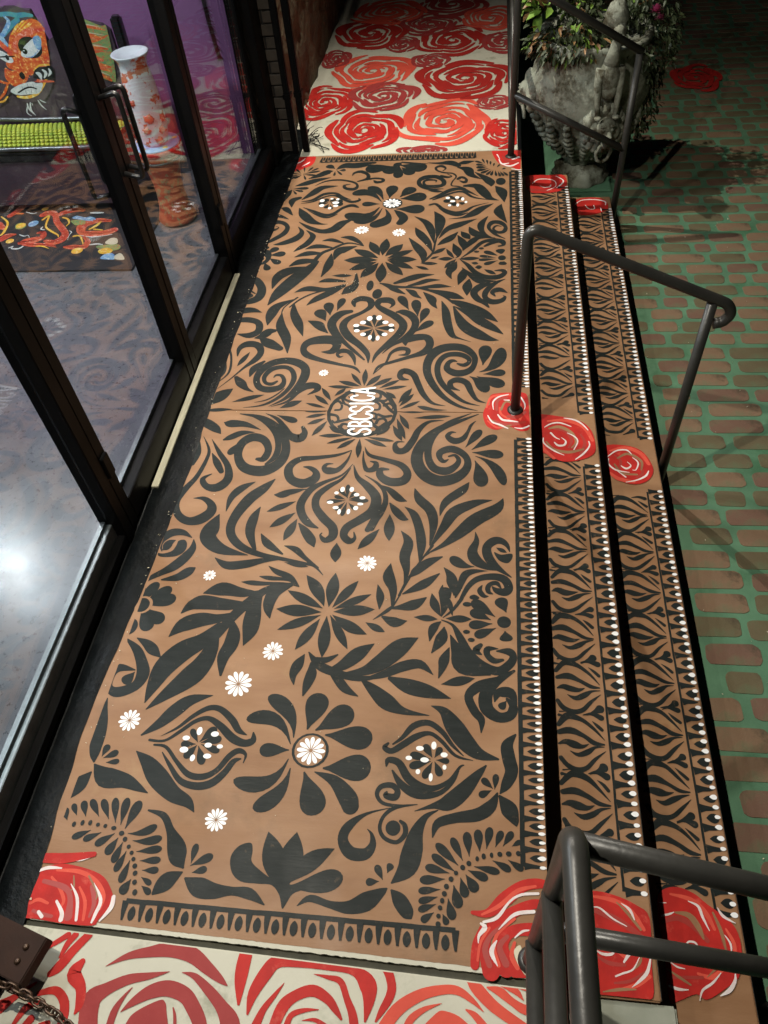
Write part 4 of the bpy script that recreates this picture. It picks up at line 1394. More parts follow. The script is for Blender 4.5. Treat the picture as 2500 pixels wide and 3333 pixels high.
so-2775 655 7 -2768 680 6 -2741 696 6 -2716 687 9 -2728 661 6 -2757 641 5
so-2916 652 15 -2883 637 15 -2851 632 9
so-2865 624 12 -2905 581 16 -2959 543 8
sy-2976 530 13 -2934 533 10 -2896 558 8
sw-2788 518 5 -2792 487 11 -2776 454 4
sw-2766 522 5 -2781 477 11 -2765 444 4
sw-2787 509 4 -2813 464 8 -2793 441 4
sw-2712 529 6 -2704 502 9 -2681 473 2
sw-2700 533 5 -2685 523 7 -2666 514 2
sw-2758 517 4 -2759 504 5
G3dragon_wing
pg-2315 941 -2171 907 -2138 890 -2172 648 -2211 619 -2310 691
so-2309 910 8 -2254 907 16 -2198 897 14 -2148 883 3
so-2312 867 16 -2245 860 25 -2194 845 16 -2143 859 4
so-2311 835 12 -2246 832 15 -2187 841 5
so-2313 807 12 -2249 800 21 -2169 788 6
so-2306 786 17 -2247 779 16 -2199 781 4
so-2305 741 10 -2250 710 23 -2184 694 5
so-2307 712 19 -2256 693 19 -2201 674 9
so-2307 687 10 -2256 655 20 -2210 624 15
sr-2322 855 6 -2249 848 8 -2196 842 3
sr-2308 794 7 -2241 783 7 -2184 773 3
sr-2274 760 20 -2252 743 28 -2222 733 14
sr-2305 729 7 -2250 697 11 -2185 690 3
sc-2312 925 6 -2259 919 6 -2174 900 2
sc-2311 882 4 -2253 876 5 -2166 860 2
sc-2303 818 4 -2240 812 6 -2170 796 3
sc-2310 691 5 -2259 672 7 -2205 649 3
G0rug_dragon
sr-2744 4279 42 -2713 4306 69 -2664 4285 41 -2620 4200 38 -2560 4125 43 -2507 4052 42 -2508 3991 64 -2544 3957 55 -2601 3976 29
sr-2757 3955 29 -2729 3972 68 -2681 3988 69 -2639 4021 38 -2656 4075 26 -2688 4067 19
sr-2728 3946 32 -2664 3935 42 -2584 3933 31 -2509 3905 6
sr-2632 4284 41 -2594 4320 53 -2538 4337 49 -2488 4325 17
sr-2274 4195 27 -2361 4199 60 -2428 4147 71 -2408 4066 47 -2331 4046 68 -2259 4052 67 -2212 4085 57
sr-2373 4012 19 -2329 3959 33 -2337 3900 46 -2401 3902 51 -2450 3903 25
sr-3001 4177 63 -2939 4129 34
sr-2899 3995 44 -2878 4038 60 -2834 4054 20
sr-2963 4279 37 -2941 4325 45 -2915 4401 55 -2838 4408 21
so-2605 4320 17 -2549 4337 23 -2489 4316 8
so-2943 4306 13 -2890 4304 19
sy-2721 4222 14 -2698 4268 14 -2670 4147 12 -2617 4091 14 -2554 4044 11 -2538 4018 5
sy-2370 4100 13 -2343 4135 22 -2329 4179 15
sy-2340 4099 13 -2287 4088 11
sy-2441 4023 17 -2401 4022 13 -2346 3926 6
sy-2596 4245 11 -2558 4225 14 -2530 4178 10 -2536 4142 7
sy-2637 3917 9 -2597 3916 12 -2547 3889 3
sy-3017 4271 10 -2941 4194 14 -2919 4084 18 -2923 4048 10
sw-2805 3905 10 -2787 3922 6 -2786 3896 8 -2741 3895 15 -2722 3920 7
sw-2803 4053 5 -2765 4034 8 -2743 4042 4 -2722 4015 3
sw-2302 3924 11 -2261 3931 14 -2224 3922 5
sw-2430 4294 13 -2379 4292 19 -2348 4291 6
sw-2871 4322 6 -2821 4301 7 -2798 4310 6
sw-2405 4031 6 -2319 4010 7 -2204 4033 6
sw-2495 4087 3 -2473 4068 7 -2475 4033 3 -2465 3981 3
sw-2687 4138 6 -2686 4111 10 -2657 4101 5
pg-2525 4205 -2451 4212 -2414 4164 -2468 4148 -2501 4168
pg-2257 3906 -2190 3921 -2122 3919 -2103 3876 -2143 3853 -2218 3863
pg-2875 4173 -2841 4190 -2800 4152 -2820 4116 -2861 4127
pb-2530 4233 -2510 4260 -2451 4239 -2413 4247 -2372 4218 -2383 4191 -2467 4212
pb-2189 3780 -2168 3829 -2122 3819 -2098 3762 -2164 3764
db-2764 4178 31 36
py-2229 3855 -2188 3887 -2141 3861 -2149 3828 -2198 3821
dy-2838 4158 31 30
dy-2360 3859 34 32
dy-2832 3979 25 25
dy-2759 4356 21 23
pc-2109 3794 -2082 3826 -2036 3760 -2088 3762
pc-2215 3938 -2199 3989 -2159 3988 -2137 3936 -2166 3920'''
PLANE = {0: 0.0, 1: Z1, 2: Z2}
CLIP = {0: (-1.225, XE - .002, YN + .003, 4.983), 1: (XE + .004, X1 - .004, .39, 4.972), 2: (X1 + .004, X2 - .004, .335, 4.972)}
NAMES = {'large_scroll': 'painted_scroll', 'edge_scroll': 'painted_scroll', 'petal_scroll': 'painted_scroll', 'heart_scroll': 'painted_heart_scroll', 'curl': 'painted_curl',
         'leaf_spray': 'painted_leaf_spray', 'leaf_branch': 'painted_branch', 'single_leaf': 'painted_leaf', 'petal_spray': 'painted_petals', 'fan_palm': 'painted_fan_frond'}
art = {}
def parse():
    cur = None; res = []
    for ln in DATA.split('\n'):
        if not ln: continue
        if ln[0] == 'G': cur = [ln[2:], int(ln[1]), []]; res.append(cur)
        else: cur[2].append((ln[0], ln[1], [int(v) / 1000 for v in ln[2:].split()]))
    return res
def draw(p, k, c, v):
    if k == 's': p.stroke(c, [tuple(v[i:i + 3]) for i in range(0, len(v), 3)])
    elif k == 'l': p.leaf(c, v)
    elif k == 't': p.leaf(c, v, True)
    elif k == 'd': p.disc(c, *v)
    elif k == 'D': p.daisy(c, v[0], v[1], v[2], int(round(v[3] * 1000)))
    elif k == 'p': p.poly(c, [tuple(v[i:i + 2]) for i in range(0, len(v), 2)])
for name, pl, shapes in parse():
    if name.startswith('dragon') or name == 'rug_dragon':
        art.setdefault(name, []).append((pl, shapes)); continue
    ys = [s[2][1] for s in shapes]; my = sum(ys) / len(ys)
    if pl == 0:
        near = my < .40 and name != 'corner_rose'; par = conc_n if near else (floor_n if my < YJ else floor_f)
        clip = (-1.8, XE - .002, -2, .392) if near else ((-1.225, XE - .002, YN + .003, YJ - .004) if my < YJ - .15 else ((-1.232, XE - .002, YJ + .004, 4.983) if my > YJ + .2 else CLIP[0]))
        if name in ('corner_rose', 'medallion_ring', 'medallion_leaves'): clip = CLIP[0]
        if name == 'corner_rose' and my < 1: clip = (-1.26, XE - .002, .0, 4)
    else: par = (step1, step2)[pl - 1]; clip = CLIP[pl]
    p = Paint(PLANE[pl], clip=clip)
    if name == 'corner_rose' and my < 1: p.z += .0012
    if name == 'tread_rose': p.z += .0028
    for k, c, v in shapes: draw(p, k, c, v)
    p.build(NAMES.get(name, 'painted_' + name), par)

# lettering across the medallion, reading towards the far end
GLY = {'S': [[(.93, .76), (.72, .96), (.34, .96), (.08, .76), (.28, .56), (.72, .44), (.92, .24), (.66, .04), (.28, .04), (.06, .24)]],
       'B': [[(.16, 0), (.16, 1)], [(.16, .96), (.60, .96), (.84, .76), (.60, .54), (.16, .52)], [(.16, .50), (.64, .50), (.92, .27), (.64, .04), (.16, .04)]],
       'C': [[(.92, .74), (.70, .96), (.34, .96), (.08, .70), (.08, .30), (.34, .04), (.70, .04), (.92, .26)]],
       'I': [[(.5, 0), (.5, 1)]], 'A': [[(.06, 0), (.50, 1)], [(.50, 1), (.94, 0)], [(.26, .32), (.74, .32)]]}
TL = [(-.468, 2.366), (-.480, 2.676), (-.566, 2.364), (-.586, 2.675)]
lp = Paint(0.0028); word = 'SBCSICA'; wid = [1, 1, 1, 1, .5, 1, 1.1]; tot = sum(wid) + .16 * 6; at_ = 0
for ch_, w_ in zip(word, wid):
    for st_ in GLY[ch_]:
        pts = []
        for gx, gy in st_:
            u = (at_ + gx * w_) / tot; a = [TL[0][k] + (TL[1][k] - TL[0][k]) * u for k in (0, 1)]; b = [TL[2][k] + (TL[3][k] - TL[2][k]) * u for k in (0, 1)]
            pts.append((a[0] + (b[0] - a[0]) * gy, a[1] + (b[1] - a[1]) * gy, .0118))
        lp.stroke('W', pts)
    at_ += w_ + .16
lp.build('painted_lettering', floor_f)

# fringe borders: a line, spikes, drops and white beads
def fringe(par, z, xl, xe, y0, y1, step, beads=True, thick=.014, close=(True, True)):
    p = Paint(z); n = int(round((y1 - y0) / step)); s = (y1 - y0) / n
    ln = [(xl + .0012 * noise.noise(Vector((i * .5, xl, 0))), y0 + (y1 - y0) * i / 60, thick * (1 + .15 * noise.noise(Vector((i * .8, 5, xl))))) for i in range(61)]
    p.strip('K', ln)
    for i in range(n + 1):
        y = y0 + i * s + .002 * rnd.uniform(-1, 1)
        p.strip('K', [(xl + .004, y, step * .46), (xl + (xe - xl) * .35, y + .001, step * .28), (xe - .020, y, step * .20), (xe - .006, y, .003)])
        if i < n:
            ym = y + s * .5; sh = rnd.uniform(.8, 1.15)
            p.leaf('K', (xl + (xe - xl) * .30, ym, xl + (xe - xl) * .68, ym, xe - .004, ym, step * .46 * sh), True)
    o = p.build('painted_fringe', par)
    if beads:
        q = Paint(z + .0012); m_ = int((y1 - y0) / (step / 2))
        for i in range(m_ + 1):
            y = y0 + i * (y1 - y0) / m_ + rnd.uniform(-.002, .002); r = rnd.uniform(.75, 1.15)
            q.leaf('W', (xe - .022 * r, y, xe - .009, y, xe + .001, y, step * .25 * r), True); q.disc('W', xe - .007, y, .0062 * r, step * .125 * r, 10)
        q.build('painted_white_beads', par)
fringe(floor_n, 0.0004, .150, XE - .002, .655, 2.352, .045)
fringe(floor_f, 0.0004, .146, XE - .002, 2.690, 4.70, .045)
for st, z, xl, xe in ((step1, Z1, .449, X1 - .006), (step2, Z2, .743, X2 - .006)):
    fringe(st, z + .0003, xl, xe, .655, 2.36, .064, thick=.008)
    fringe(st, z + .0003, xl, xe, 2.70, 4.80, .064, thick=.008)
# near and far end borders of the platform: bar with hanging teeth and drops
def endborder(par, y, x0, x1, y_in, n, sign):
    p = Paint(0.0005)
    p.strip('K', [(x0 + (x1 - x0) * i / 20, y + .0015 * noise.noise(Vector((i, 0, y))), .013) for i in range(21)])
    s = (x1 - x0) / n
    for i in range(n + 1):
        x = x0 + i * s
        p.strip('K', [(x, y, .020), (x, y + (y_in - y) * .5, .014), (x + .002, y_in, .006)])
        if i < n: p.leaf('K', (x + s / 2, y + (y_in - y) * .25, x + s / 2, y + (y_in - y) * .65, x + s / 2, y_in * 1.0, s * .42), True)
    p.build('painted_end_border', par)
endborder(floor_n, .480, -.956, -.031, .430, 18, -1)
endborder(floor_f, 4.895, -1.07, -.075, 4.965, 30, 1)

# almond pattern along the two treads
MOT = (
  [(286, 1366, 18), (310, 1394, 27), (333, 1399, 30), (368, 1386, 21), (402, 1353, 14), (432, 1315, 3)],
  [(287, 1340, 17), (325, 1346, 26), (365, 1328, 17), (399, 1307, 17), (431, 1303, 6)],
  [(285, 1298, 6), (306, 1304, 23), (333, 1296, 28), (358, 1293, 17), (381, 1300, 2)],
  [(319, 1273, 2), (346, 1263, 17), (376, 1275, 22), (402, 1290, 11), (430, 1295, 3)],
  [(287, 1250, 17), (306, 1224, 22), (338, 1212, 22), (368, 1219, 19), (399, 1249, 14), (434, 1281, 2)],
  [(370, 1403, 3), (401, 1408, 15), (428, 1398, 24)],
  [(396, 1384, 2), (413, 1368, 12), (429, 1351, 14)],
  [(376, 1198, 3), (407, 1214, 16), (422, 1223, 30)],
  [(288, 1411, 6), (319, 1413, 3)],
  [(288, 1196, 11), (315, 1191, 3)],
)
def almonds(par, z, xoff, y0, n, dirn):
    for i in range(n):
        p = Paint(z + .0004, clip=(par_clip[par.name][0], par_clip[par.name][1], .34, 4.97)); yc = y0 + i * .2; fl_ = 1 if rnd.random() < .8 else -1
        fl_ = 1; jx, jy = rnd.uniform(-.004, .004), rnd.uniform(-.004, .004)
        if abs(yc - 2.518) < .20: continue
        for k, st in enumerate(MOT):
            if k in (1, 3) and rnd.random() < .06: continue
            p.stroke('K', [(x / 1000 + xoff + jx + rnd.uniform(-.002, .002), yc + (y - 1300) / 1000 * fl_ * .99 + jy + rnd.uniform(-.002, .002), w / 1000 * (.88 if k in (0, 4) else 1.0) * rnd.uniform(.8, 1.02)) for x, y, w in st], sub=4)
        p.build('painted_almond', par)
par_clip = {step1.name: (XE + .006, X1 - .006), step2.name: (X1 + .006, X2 - .006)}
almonds(step1, Z1, 0.0, .70, 21, 1)
almonds(step2, Z2, 0.295, .62, 21, 1)

# roses on the pale walkways
def rose(par, x, y, rx, ry, c, seed, z=0.0, clip=None, name='painted_rose'):
    r = random.Random(seed); p = Paint(z + .0003 * (seed % 4), clip=clip); bgc = 'conc'
    ph = r.random() * 6.28; K = 40
    def rad(a, k): return 1 + .10 * math.sin(5 * a + ph + k) + .07 * math.sin(3 * a - ph * 2 + 1.7 * k)
    def ring(k, r0, r1, a0, a1, sharp=True):
        """a petal: crescent between two wavy radii"""
        n = 16; pts = []
        for i in range(n + 1):
            t = i / n; a = a0 + (a1 - a0) * t; w = (r1 - r0) * (math.sin(math.pi * t) ** .55)
            rm = (r0 + r1) / 2 * (1 + .05 * math.sin(2 * a + ph + k)); rr = rm
            pts.append((x + rx * rr * math.cos(a), y + ry * rr * math.sin(a), max(w * (rx + ry) / 2, .002)))
        p.strip(c, pts)
    lay = 4 if rx > .2 else 3
    rr = 1.02; k = 0
    while rr > .20:
        th = (.20 if k == 0 else .155) * (1 if lay == 4 else 1.25); m_ = max(2, int(round(5.2 * rr)))
        off = r.random() * 6.28; gap = .10 + .05 / rr
        for j in range(m_):
            a0 = off + 2 * math.pi * j / m_ ; a1 = a0 + 2 * math.pi / m_ * (1.12 + .2 * r.random()) - gap
            dr = (j % 2) * th * .18
            # spiral each petal inward a little so that neighbours overlap like petals
            n = 14; pts = []
            for i in range(n + 1):
                t = i / n; a = a0 + (a1 - a0) * t; sp = .075 * (1 - 2 * t)
                q = (rr - th / 2 + dr * .5 + sp) * (1 + .055 * math.sin(5 * a + ph) + .05 * math.sin(3 * a - ph))
                w = th * 1.16 * math.sin(math.pi * min(max(t, .02), .98)) ** .45 * (.85 + .3 * r.random() * 0 + .15 * math.sin(a * 3 + k))
                pts.append((x + rx * q * math.cos(a), y + ry * q * math.sin(a), max(w, .004) * (rx + ry) / 2))
            p.strip(c, pts)
        rr -= th * 1.12; k += 1
    # the heart of the rose
    p.stroke(c, [(x + rx * .17 * math.cos(a + ph) * (1 - a / 9), y + ry * .17 * math.sin(a + ph) * (1 - a / 9), .055 * rx * (1.4 - a / 8)) for a in [i * .7 for i in range(9)]])
    return p.build(name, par)
FAR = [(-886, 7695, 320, 325, 'o'),(-331, 7816, 302, 329, 'm'),(9, 7413, 235, 285, 'o'),(-989, 7190, 306, 347, 'd'),(-499, 7328, 240, 247, 'm'),(-297, 6947, 288, 326, 'd'),(-697, 6903, 134, 179, 'm'),(95, 6848, 151, 237, 'm'),(-1218, 6653, 122, 187, 'm'),(-889, 6378, 315, 322, 'o'),(-452, 6532, 151, 150, 'm'),(-177, 6160, 351, 357, 'd'),(-761, 5900, 253, 249, 'm'),(-1181, 5836, 212, 286, 'r'),(-297, 5442, 305, 349, 'o'),(-840, 5348, 259, 322, 'r'),(113, 5229, 135, 218, 'r'),(-421, 5012, 165, 75, 'm'),(43, 5722, 134, 123, 'm')]
for i, (x, y, rx, ry, c) in enumerate(FAR):
    rose(conc_f, x / 1000, y / 1000, rx / 1000, ry / 1000, c, 11 + i, z=-0.0008 + .0012, clip=(-1.32, XE - .025, 4.998, 11))
# ------------------------------------------------------------------ bricks stencilled on the lower ground
def brick_mesh(L, W, seed, matk):
    r = random.Random(seed); bm = bmesh.new(); pts = []; rad = min(W, L) * .27
    for cx_, cy_, a0 in ((L/2-rad, W/2-rad, 0), (-L/2+rad, W/2-rad, 90), (-L/2+rad, -W/2+rad, 180), (L/2-rad, -W/2+rad, 270)):
        for k in range(4):
            a = R(a0 + 30 * k); q = 1 + r.uniform(-.08, .08); pts.append((cx_ + rad * q * math.cos(a), cy_ + rad * q * math.sin(a)))
    sh = r.uniform(-.006, .006)
    top = [bm.verts.new((x * .985 + sh * y / W, y * .985, .002)) for x, y in pts]; bot = [bm.verts.new((x + sh * y / W, y, 0)) for x, y in pts]
    bm.faces.new(top)
    for i in range(len(pts)): bm.faces.new((bot[i], bot[(i + 1) % len(pts)], top[(i + 1) % len(pts)], top[i]))
    me = bpy.data.meshes.new('brick'); bm.to_mesh(me); bm.free(); me.materials.append(M[matk]); return me
LEN = [.095, .135, .175, .21, .255]
BMESH = {(i, k, s): brick_mesh(l_, .095, i * 7 + s, k) for i, l_ in enumerate(LEN) for k in ('brick_a', 'brick_b', 'brick_c') for s in range(3)}
rb = random.Random(4); brs = []
y = 0.12; row = 0
while y < 12.5:
    x = .80 + rb.uniform(0, .12) + (.0 if row % 2 else .06); sl = .018
    while x < .80 + 0.42 * y + 1.1:
        i = rb.choices(range(5), (1, 2, 3, 3, 2))[0]; k = rb.choices(('brick_a', 'brick_b', 'brick_c'), (4, 5, 2))[0]
        brs.append((x + LEN[i] / 2, y + rb.uniform(-.006, .006), i, k, rb.randrange(3), rb.uniform(-.03, .03)))
        x += LEN[i] + rb.uniform(.024, .042)
    y += .095 + rb.uniform(.018, .029); row += 1
def infr(b):
    v = Vector((b[0], b[1], ZG - 2.3)); c = cam.rotation_euler.to_matrix().transposed() @ v
    u = c.x / -c.z * cam_d.lens / 18.0; w = c.y / -c.z * cam_d.lens / 24.0
    return abs(u) < .54 and abs(w) < .53
brs.sort(key=lambda b: (not infr(b), b[0] ** 2 + b[1] ** 2))
stuff = bmesh.new()
for j, (x, yy, i, k, s, rot) in enumerate(brs):
    if j < 300:
        o = bpy.data.objects.new('brick', BMESH[(i, k, s)]); COL.objects.link(o); o.location = (x, yy, ZG + .0002); o.rotation_euler.z = rot; o.parent = ground
    else:
        n0 = len(stuff.verts); nf = len(stuff.faces); stuff.from_mesh(BMESH[(i, k, s)]); stuff.verts.ensure_lookup_table(); stuff.faces.ensure_lookup_table()
        mt = Matrix.Translation((x, yy, ZG + .0002)) @ Matrix.Rotation(rot, 4, 'Z')
        for v in stuff.verts[n0:]: v.co = mt @ v.co
        for f in stuff.faces[nf:]: f.material_index = ('brick_a', 'brick_b', 'brick_c').index(k)
tag(obj('distant_bricks', stuff, ['brick_a', 'brick_b', 'brick_c'], ground), kind='stuff')
rose(ground, 1.75, 7.25, .20, .27, 'r', 3, z=ZG + .006, name='painted_rose')

# ------------------------------------------------------------------ shopfront of black metal and glass
FX0, FX1 = -1.440, -1.352
sf = empty('shopfront_frame', (-1.40, 1.7, 0))
tag(sf, 'black metal shopfront frame with fixed glass panes beside the painted platform', 'shopfront')
def part(name, bm, m, par, **k):
    o = obj(name, bm, m, par, **k); o.matrix_parent_inverse = Matrix.Translation(par.location).inverted() if par.type == 'EMPTY' else Matrix(); return o
part('jamb', bx(FX0, 1.745, 0, FX1, 1.803, 3.1, bev=.003), 'frame', sf)
part('jamb', bx(FX0, 3.642, 0, FX1, 3.685, 3.1, bev=.003), 'frame', sf)
part('jamb', bx(FX0 - .02, 4.86, 0, FX1 + .004, 5.04, 3.1, bev=.004), 'frame', sf)
part('jamb', bx(FX0 - .03, 4.79, 0, FX0 + .03, 4.858, 3.1, bev=.003), 'frame', sf)
part('header', bx(FX0, -2.0, 2.62, FX1, 5.04, 2.74, bev=.003), 'frame', sf)
part('sill_rail', bx(FX0 + .02, -2.0, 0.012, FX0 + .052, 1.743, .115, bev=.002), 'frame_in', sf)
part('sill_rail', bx(FX0 + .054, -2.0, 0.012, FX1 - .004, 1.743, .05, bev=.002), 'frame', sf)
part('glazing_bead', bx(FX0 + .012, -2.0, .116, FX0 + .03, 1.743, .128), 'frame_in', sf)
part('sill_rail', bx(FX0 + .004, 3.687, 0.012, FX1 - .012, 4.858, .135, bev=.003), 'frame', sf)
part('glazing_bead', bx(FX0 + .002, 3.69, .136, FX0 + .02, 4.786, .150), 'frame_in', sf)
part('glass_pane', bx(-1.405, -2.0, .117, -1.397, 1.744, 2.62), 'glass', sf)
part('glass_pane', bx(-1.405, 3.686, .137, -1.397, 4.859, 2.62), 'glass', sf)
def door(y0, y1, hy, label):
    d = empty('glass_door', (-1.38, y0, 0)); tag(d, label, 'door', 'pair of glass doors in the shopfront')
    a, b = FX0 + .014, FX1 - .002
    part('stile', bx(a, y0, .012, b, y0 + .057, 2.6, bev=.003), 'frame', d)
    part('stile', bx(a, y1 - .057, .012, b, y1, 2.6, bev=.003), 'frame', d)
    part('bottom_rail', bx(a + .002, y0 + .058, .014, b - .002, y1 - .058, .13, bev=.003), 'frame', d)
    part('top_rail', bx(a + .002, y0 + .058, 2.5, b - .002, y1 - .058, 2.6, bev=.003), 'frame', d)
    part('glazing_bead', bx(a + .003, y0 + .058, .131, a + .022, y1 - .058, .146), 'frame_in', d)
    part('glass_pane', bx(-1.404, y0 + .057, .131, -1.397, y1 - .057, 2.5), 'glass', d)
    for side, z0, z1, off in ((1, .985, 1.275, .070), (-1, .92, 1.24, .066)):
        xf = b if side > 0 else a; bmh = bmesh.new(); yy = hy if side > 0 else hy - .03 * (1 if y0 < 2 else -1)
        tube(bmh, bend([(xf, yy, z1 - .01), (xf + side * off, yy, z1 + .01), (xf + side * off, yy, z0 - .01), (xf, yy, z0 + .01)], .026), .0095, 12)
        part('handle', bmh, 'wire', d)
    for z in (.3, 2.2): part('hinge', bx(b - .004, (y0 + .002 if y0 < 2 else y1 - .05), z, b + .012, (y0 + .05 if y0 < 2 else y1 - .002), z + .10, bev=.003), 'frame', d)
    return d
door(1.806, 2.757, 2.735, 'black framed glass door leaf nearer the camera with pull handles')
door(2.763, 3.639, 2.795, 'black framed glass door leaf farther from the camera beside the fixed pane')
t = obj('door_threshold', bx(-1.350, 2.03, .002, -1.320, 3.60, .016, bev=.002), 'alu')
tag(t, 'worn yellowish metal threshold strip below the two glass doors', 'threshold')

# dark brick pier, two square downpipes and the rough wall beyond
pier = empty('brick_pier', (-1.36, 5.05, 0)); tag(pier, 'dark brick pier between the shopfront and the black downpipes', 'wall')
core = part('mortar_core', bx(-1.46, 5.062, 0, -1.285, 5.14, 3.1), 'riser', pier)
zz = .01; r_ = 0
while zz < 2.6:
    for x0, x1 in (((-1.455, -1.345), (-1.335, -1.28)) if r_ % 2 else ((-1.455, -1.40), (-1.39, -1.28))):
        part('brick', bx(x0, 5.045 + .003 * rnd.random(), zz, x1, 5.062, zz + .06, bev=.003, seg=1), 'wallbrick', pier)
    zz += .069; r_ += 1
for x, yy, w, lab in ((-1.255, 5.03, .040, 'black square downpipe nearer the shopfront frame'), (-1.190, 5.06, .042, 'black square downpipe on the side of the rose painted walkway')):
    p_ = empty('downpipe', (x, yy, 0)); tag(p_, lab, 'pipe', 'black downpipes beside the pier')
    part('pipe', bx(x - w / 2, yy - w / 2, 0.002, x + w / 2, yy + w / 2, 3.1, bev=.006), 'frame', p_)
    for z in (.35, 1.5): part('bracket', bx(x - w / 2 - .005, yy - w / 2 - .004, z, x + w / 2 + .005, yy + w / 2 + .02, z + .03, bev=.002), 'frame', p_)
bm = bmesh.new(); N1, N2 = 60, 40; g = []
for i in range(N1 + 1):
    yy = 5.12 + (12 - 5.12) * (i / N1) ** 1.4; rw = []
    for j in range(N2 + 1):
        z = 3.1 * (j / N2) ** 1.3
        rw.append(bm.verts.new((-1.325 + .022 * noise.fractal(Vector((yy * 5, z * 5, 1)), .8, 2, 4), yy, z)))
    g.append(rw)
for i in range(N1):
    for j in range(N2):
        f = bm.faces.new((g[i][j], g[i + 1][j], g[i + 1][j + 1], g[i][j + 1])); f.smooth = True
box(bm, -1.7, 5.13, 0, -1.40, 12, 3.1)
wl_ = obj('rough_wall', bm, 'wall'); tag(wl_, 'rough olive brown rendered wall along the left of the rose painted walkway', 'wall')
# loose wires at the foot of the pipe
wr = empty('wire_bundle', (-1.17, 5.2, 0)); tag(wr, 'tangle of thin black wires on the floor at the foot of the downpipe', 'wires')
rw = random.Random(5)
for k in range(7):
    c0 = Vector((-1.19 + rw.uniform(-.02, .02), 5.22 + rw.uniform(-.05, .05), .01)); Rr = rw.uniform(.05, .12) if k < 4 else rw.uniform(.03, .05)
    a0 = rw.uniform(0, 2); bmw = bmesh.new(); e = rw.uniform(.6, 1.2); ti = rw.uniform(.2, 1.2)
    tube(bmw, [(c0.x + .04 + Rr * math.cos(a0 + t_ * .35), c0.y + Rr * e * math.sin(a0 + t_ * .35) * .8, .006 + max(0, Rr * (1 + math.sin(a0 + t_ * .35 + 1)) * ti * .6)) for t_ in range(int(rw.uniform(9, 17)))], .0022, 6)
    part('wire', bmw, 'wire', wr)
bmw = bmesh.new(); tube(bmw, [(-1.17, 5.16, .01), (-1.10, 5.10, .014), (-1.04, 5.07, .006)], .004, 6); part('wire', bmw, 'wire', wr)
bmw = bmesh.new(); tube(bmw, [(-1.18, 5.2, .05), (-1.12, 5.12, .05), (-1.07, 5.03, .006)], .0035, 6); part('wire', bmw, 'wire', wr)

# ------------------------------------------------------------------ steel railings
RT = .0205
def rail_obj(label, cat='railing', group='dark grey pipe handrails across the steps'):
    e = empty('handrail', (0, 0, 0)); tag(e, label, cat, group); return e
def tb(name, pts, par, r=RT, rad=.07, m='rail'):
    bmt = bmesh.new(); P = bend(pts, rad) if len(pts) > 2 else pts
    tube(bmt, P, r, 18); return part(name, bmt, m, par)
def flange(par, x, yy, z, r=.034):
    bmf = bmesh.new(); lathe(bmf, [(RT + .001, z), (r, z), (r, z + .004), (RT + .004, z + .010), (RT + .001, z + .010)], 24, x, yy); return part('weld_collar', bmf, 'rail', par)
YM = 2.535
mid = rail_obj('pipe handrail in the middle of the steps standing on the small red rose')
tb('top_rail', [(.150, YM, 0.0), (.152, YM, .862), (.86, YM, .555), (.905, YM, .535), (.925, YM, .49), (.900, YM, .455), (.868, YM, .45)], mid, rad=.055)
tb('post', [(.835, YM, ZG), (.845, YM, .545)], mid)
flange(mid, .150, YM, 0.001)
far = rail_obj('pipe handrail at the far end of the steps in front of the stone urn')
tb('top_rail', [(.150, 4.90, 0), (.150, 4.90, .93), (.20, 4.90, .93), (.86, 4.90, .57)], far, rad=.06)
tb('post', [(.835, 4.90, ZG), (.845, 4.90, .565)], far); tb('mid_rail', [(.150, 4.90, .37), (.845, 4.90, .02)], far)
tb('top_rail', [(.150, 4.90, .915), (.150, 10.5, .915)], far); tb('mid_rail', [(.150, 4.90, .50), (.150, 10.5, .50)], far); tb('mid_rail', [(.150, 4.90, .17), (.150, 10.5, .17)], far)
flange(far, .150, 4.90, 0.001)
nr = rail_obj('three barred pipe railing turning down the steps in the near right corner')
tb('top_rail', [(.166, .425, 0), (.166, .425, 1.012), (.172, -1.6, 1.045)], nr, r=.0220, rad=.05)
tb('slanting_rail', [(.166, .43, .948), (.87, .42, .648)], nr, r=.0210)
tb('middle_rail', [(.160, -1.6, .655), (.162, .425, .655)], nr, r=.0205)
tb('lower_rail', [(.156, -1.6, .225), (.158, .425, .225)], nr, r=.0205)
tb('slanting_rail', [(.166, .42, .375), (.86, .405, .205)], nr, r=.0220)
tb('post', [(.872, .43, ZG), (.872, .42, .66)], nr)
flange(nr, .166, .425, 0.002)

# ------------------------------------------------------------------ cast stone urn with lions, planted
UX, UY = .66, 5.56
urn = empty('stone_urn', (UX, UY, ZG)); tag(urn, 'large weathered stone urn with carved lion heads beside the far steps', 'urn')
def ufn(q, a, r, z):
    k = noise.fractal(Vector((q.x * 7, q.y * 7, z * 7)), .9, 2.1, 5) * .018
    fl_ = .010 * math.cos(9 * a) if z < -.06 else .006 * math.cos(5 * a + z * 9)
    d = Vector((math.cos(a), math.sin(a), 0)); return q + d * (k + fl_)
bm = bmesh.new()
prof = [(.02, -.34), (.115, -.335), (.12, -.30), (.15, -.27), (.20, -.22), (.245, -.16), (.285, -.10), (.27, -.085), (.285, -.05), (.335, .0), (.37, .08), (.385, .16), (.38, .24), (.36, .31), (.335, .37), (.34, .41), (.36, .45), (.365, .48), (.34, .485), (.30, .46), (.02, .44)]
lathe(bm, prof, 72, UX, UY, ufn); part('bowl', bm, 'stone', urn)
bm = bmesh.new(); lathe(bm, [(.02, ZG), (.185, ZG), (.19, ZG + .04), (.17, ZG + .065), (.175, ZG + .10), (.12, ZG + .125), (.095, -.33), (.02, -.33)], 40, UX + .01, UY, ufn); part('foot', bm, 'stone', urn)
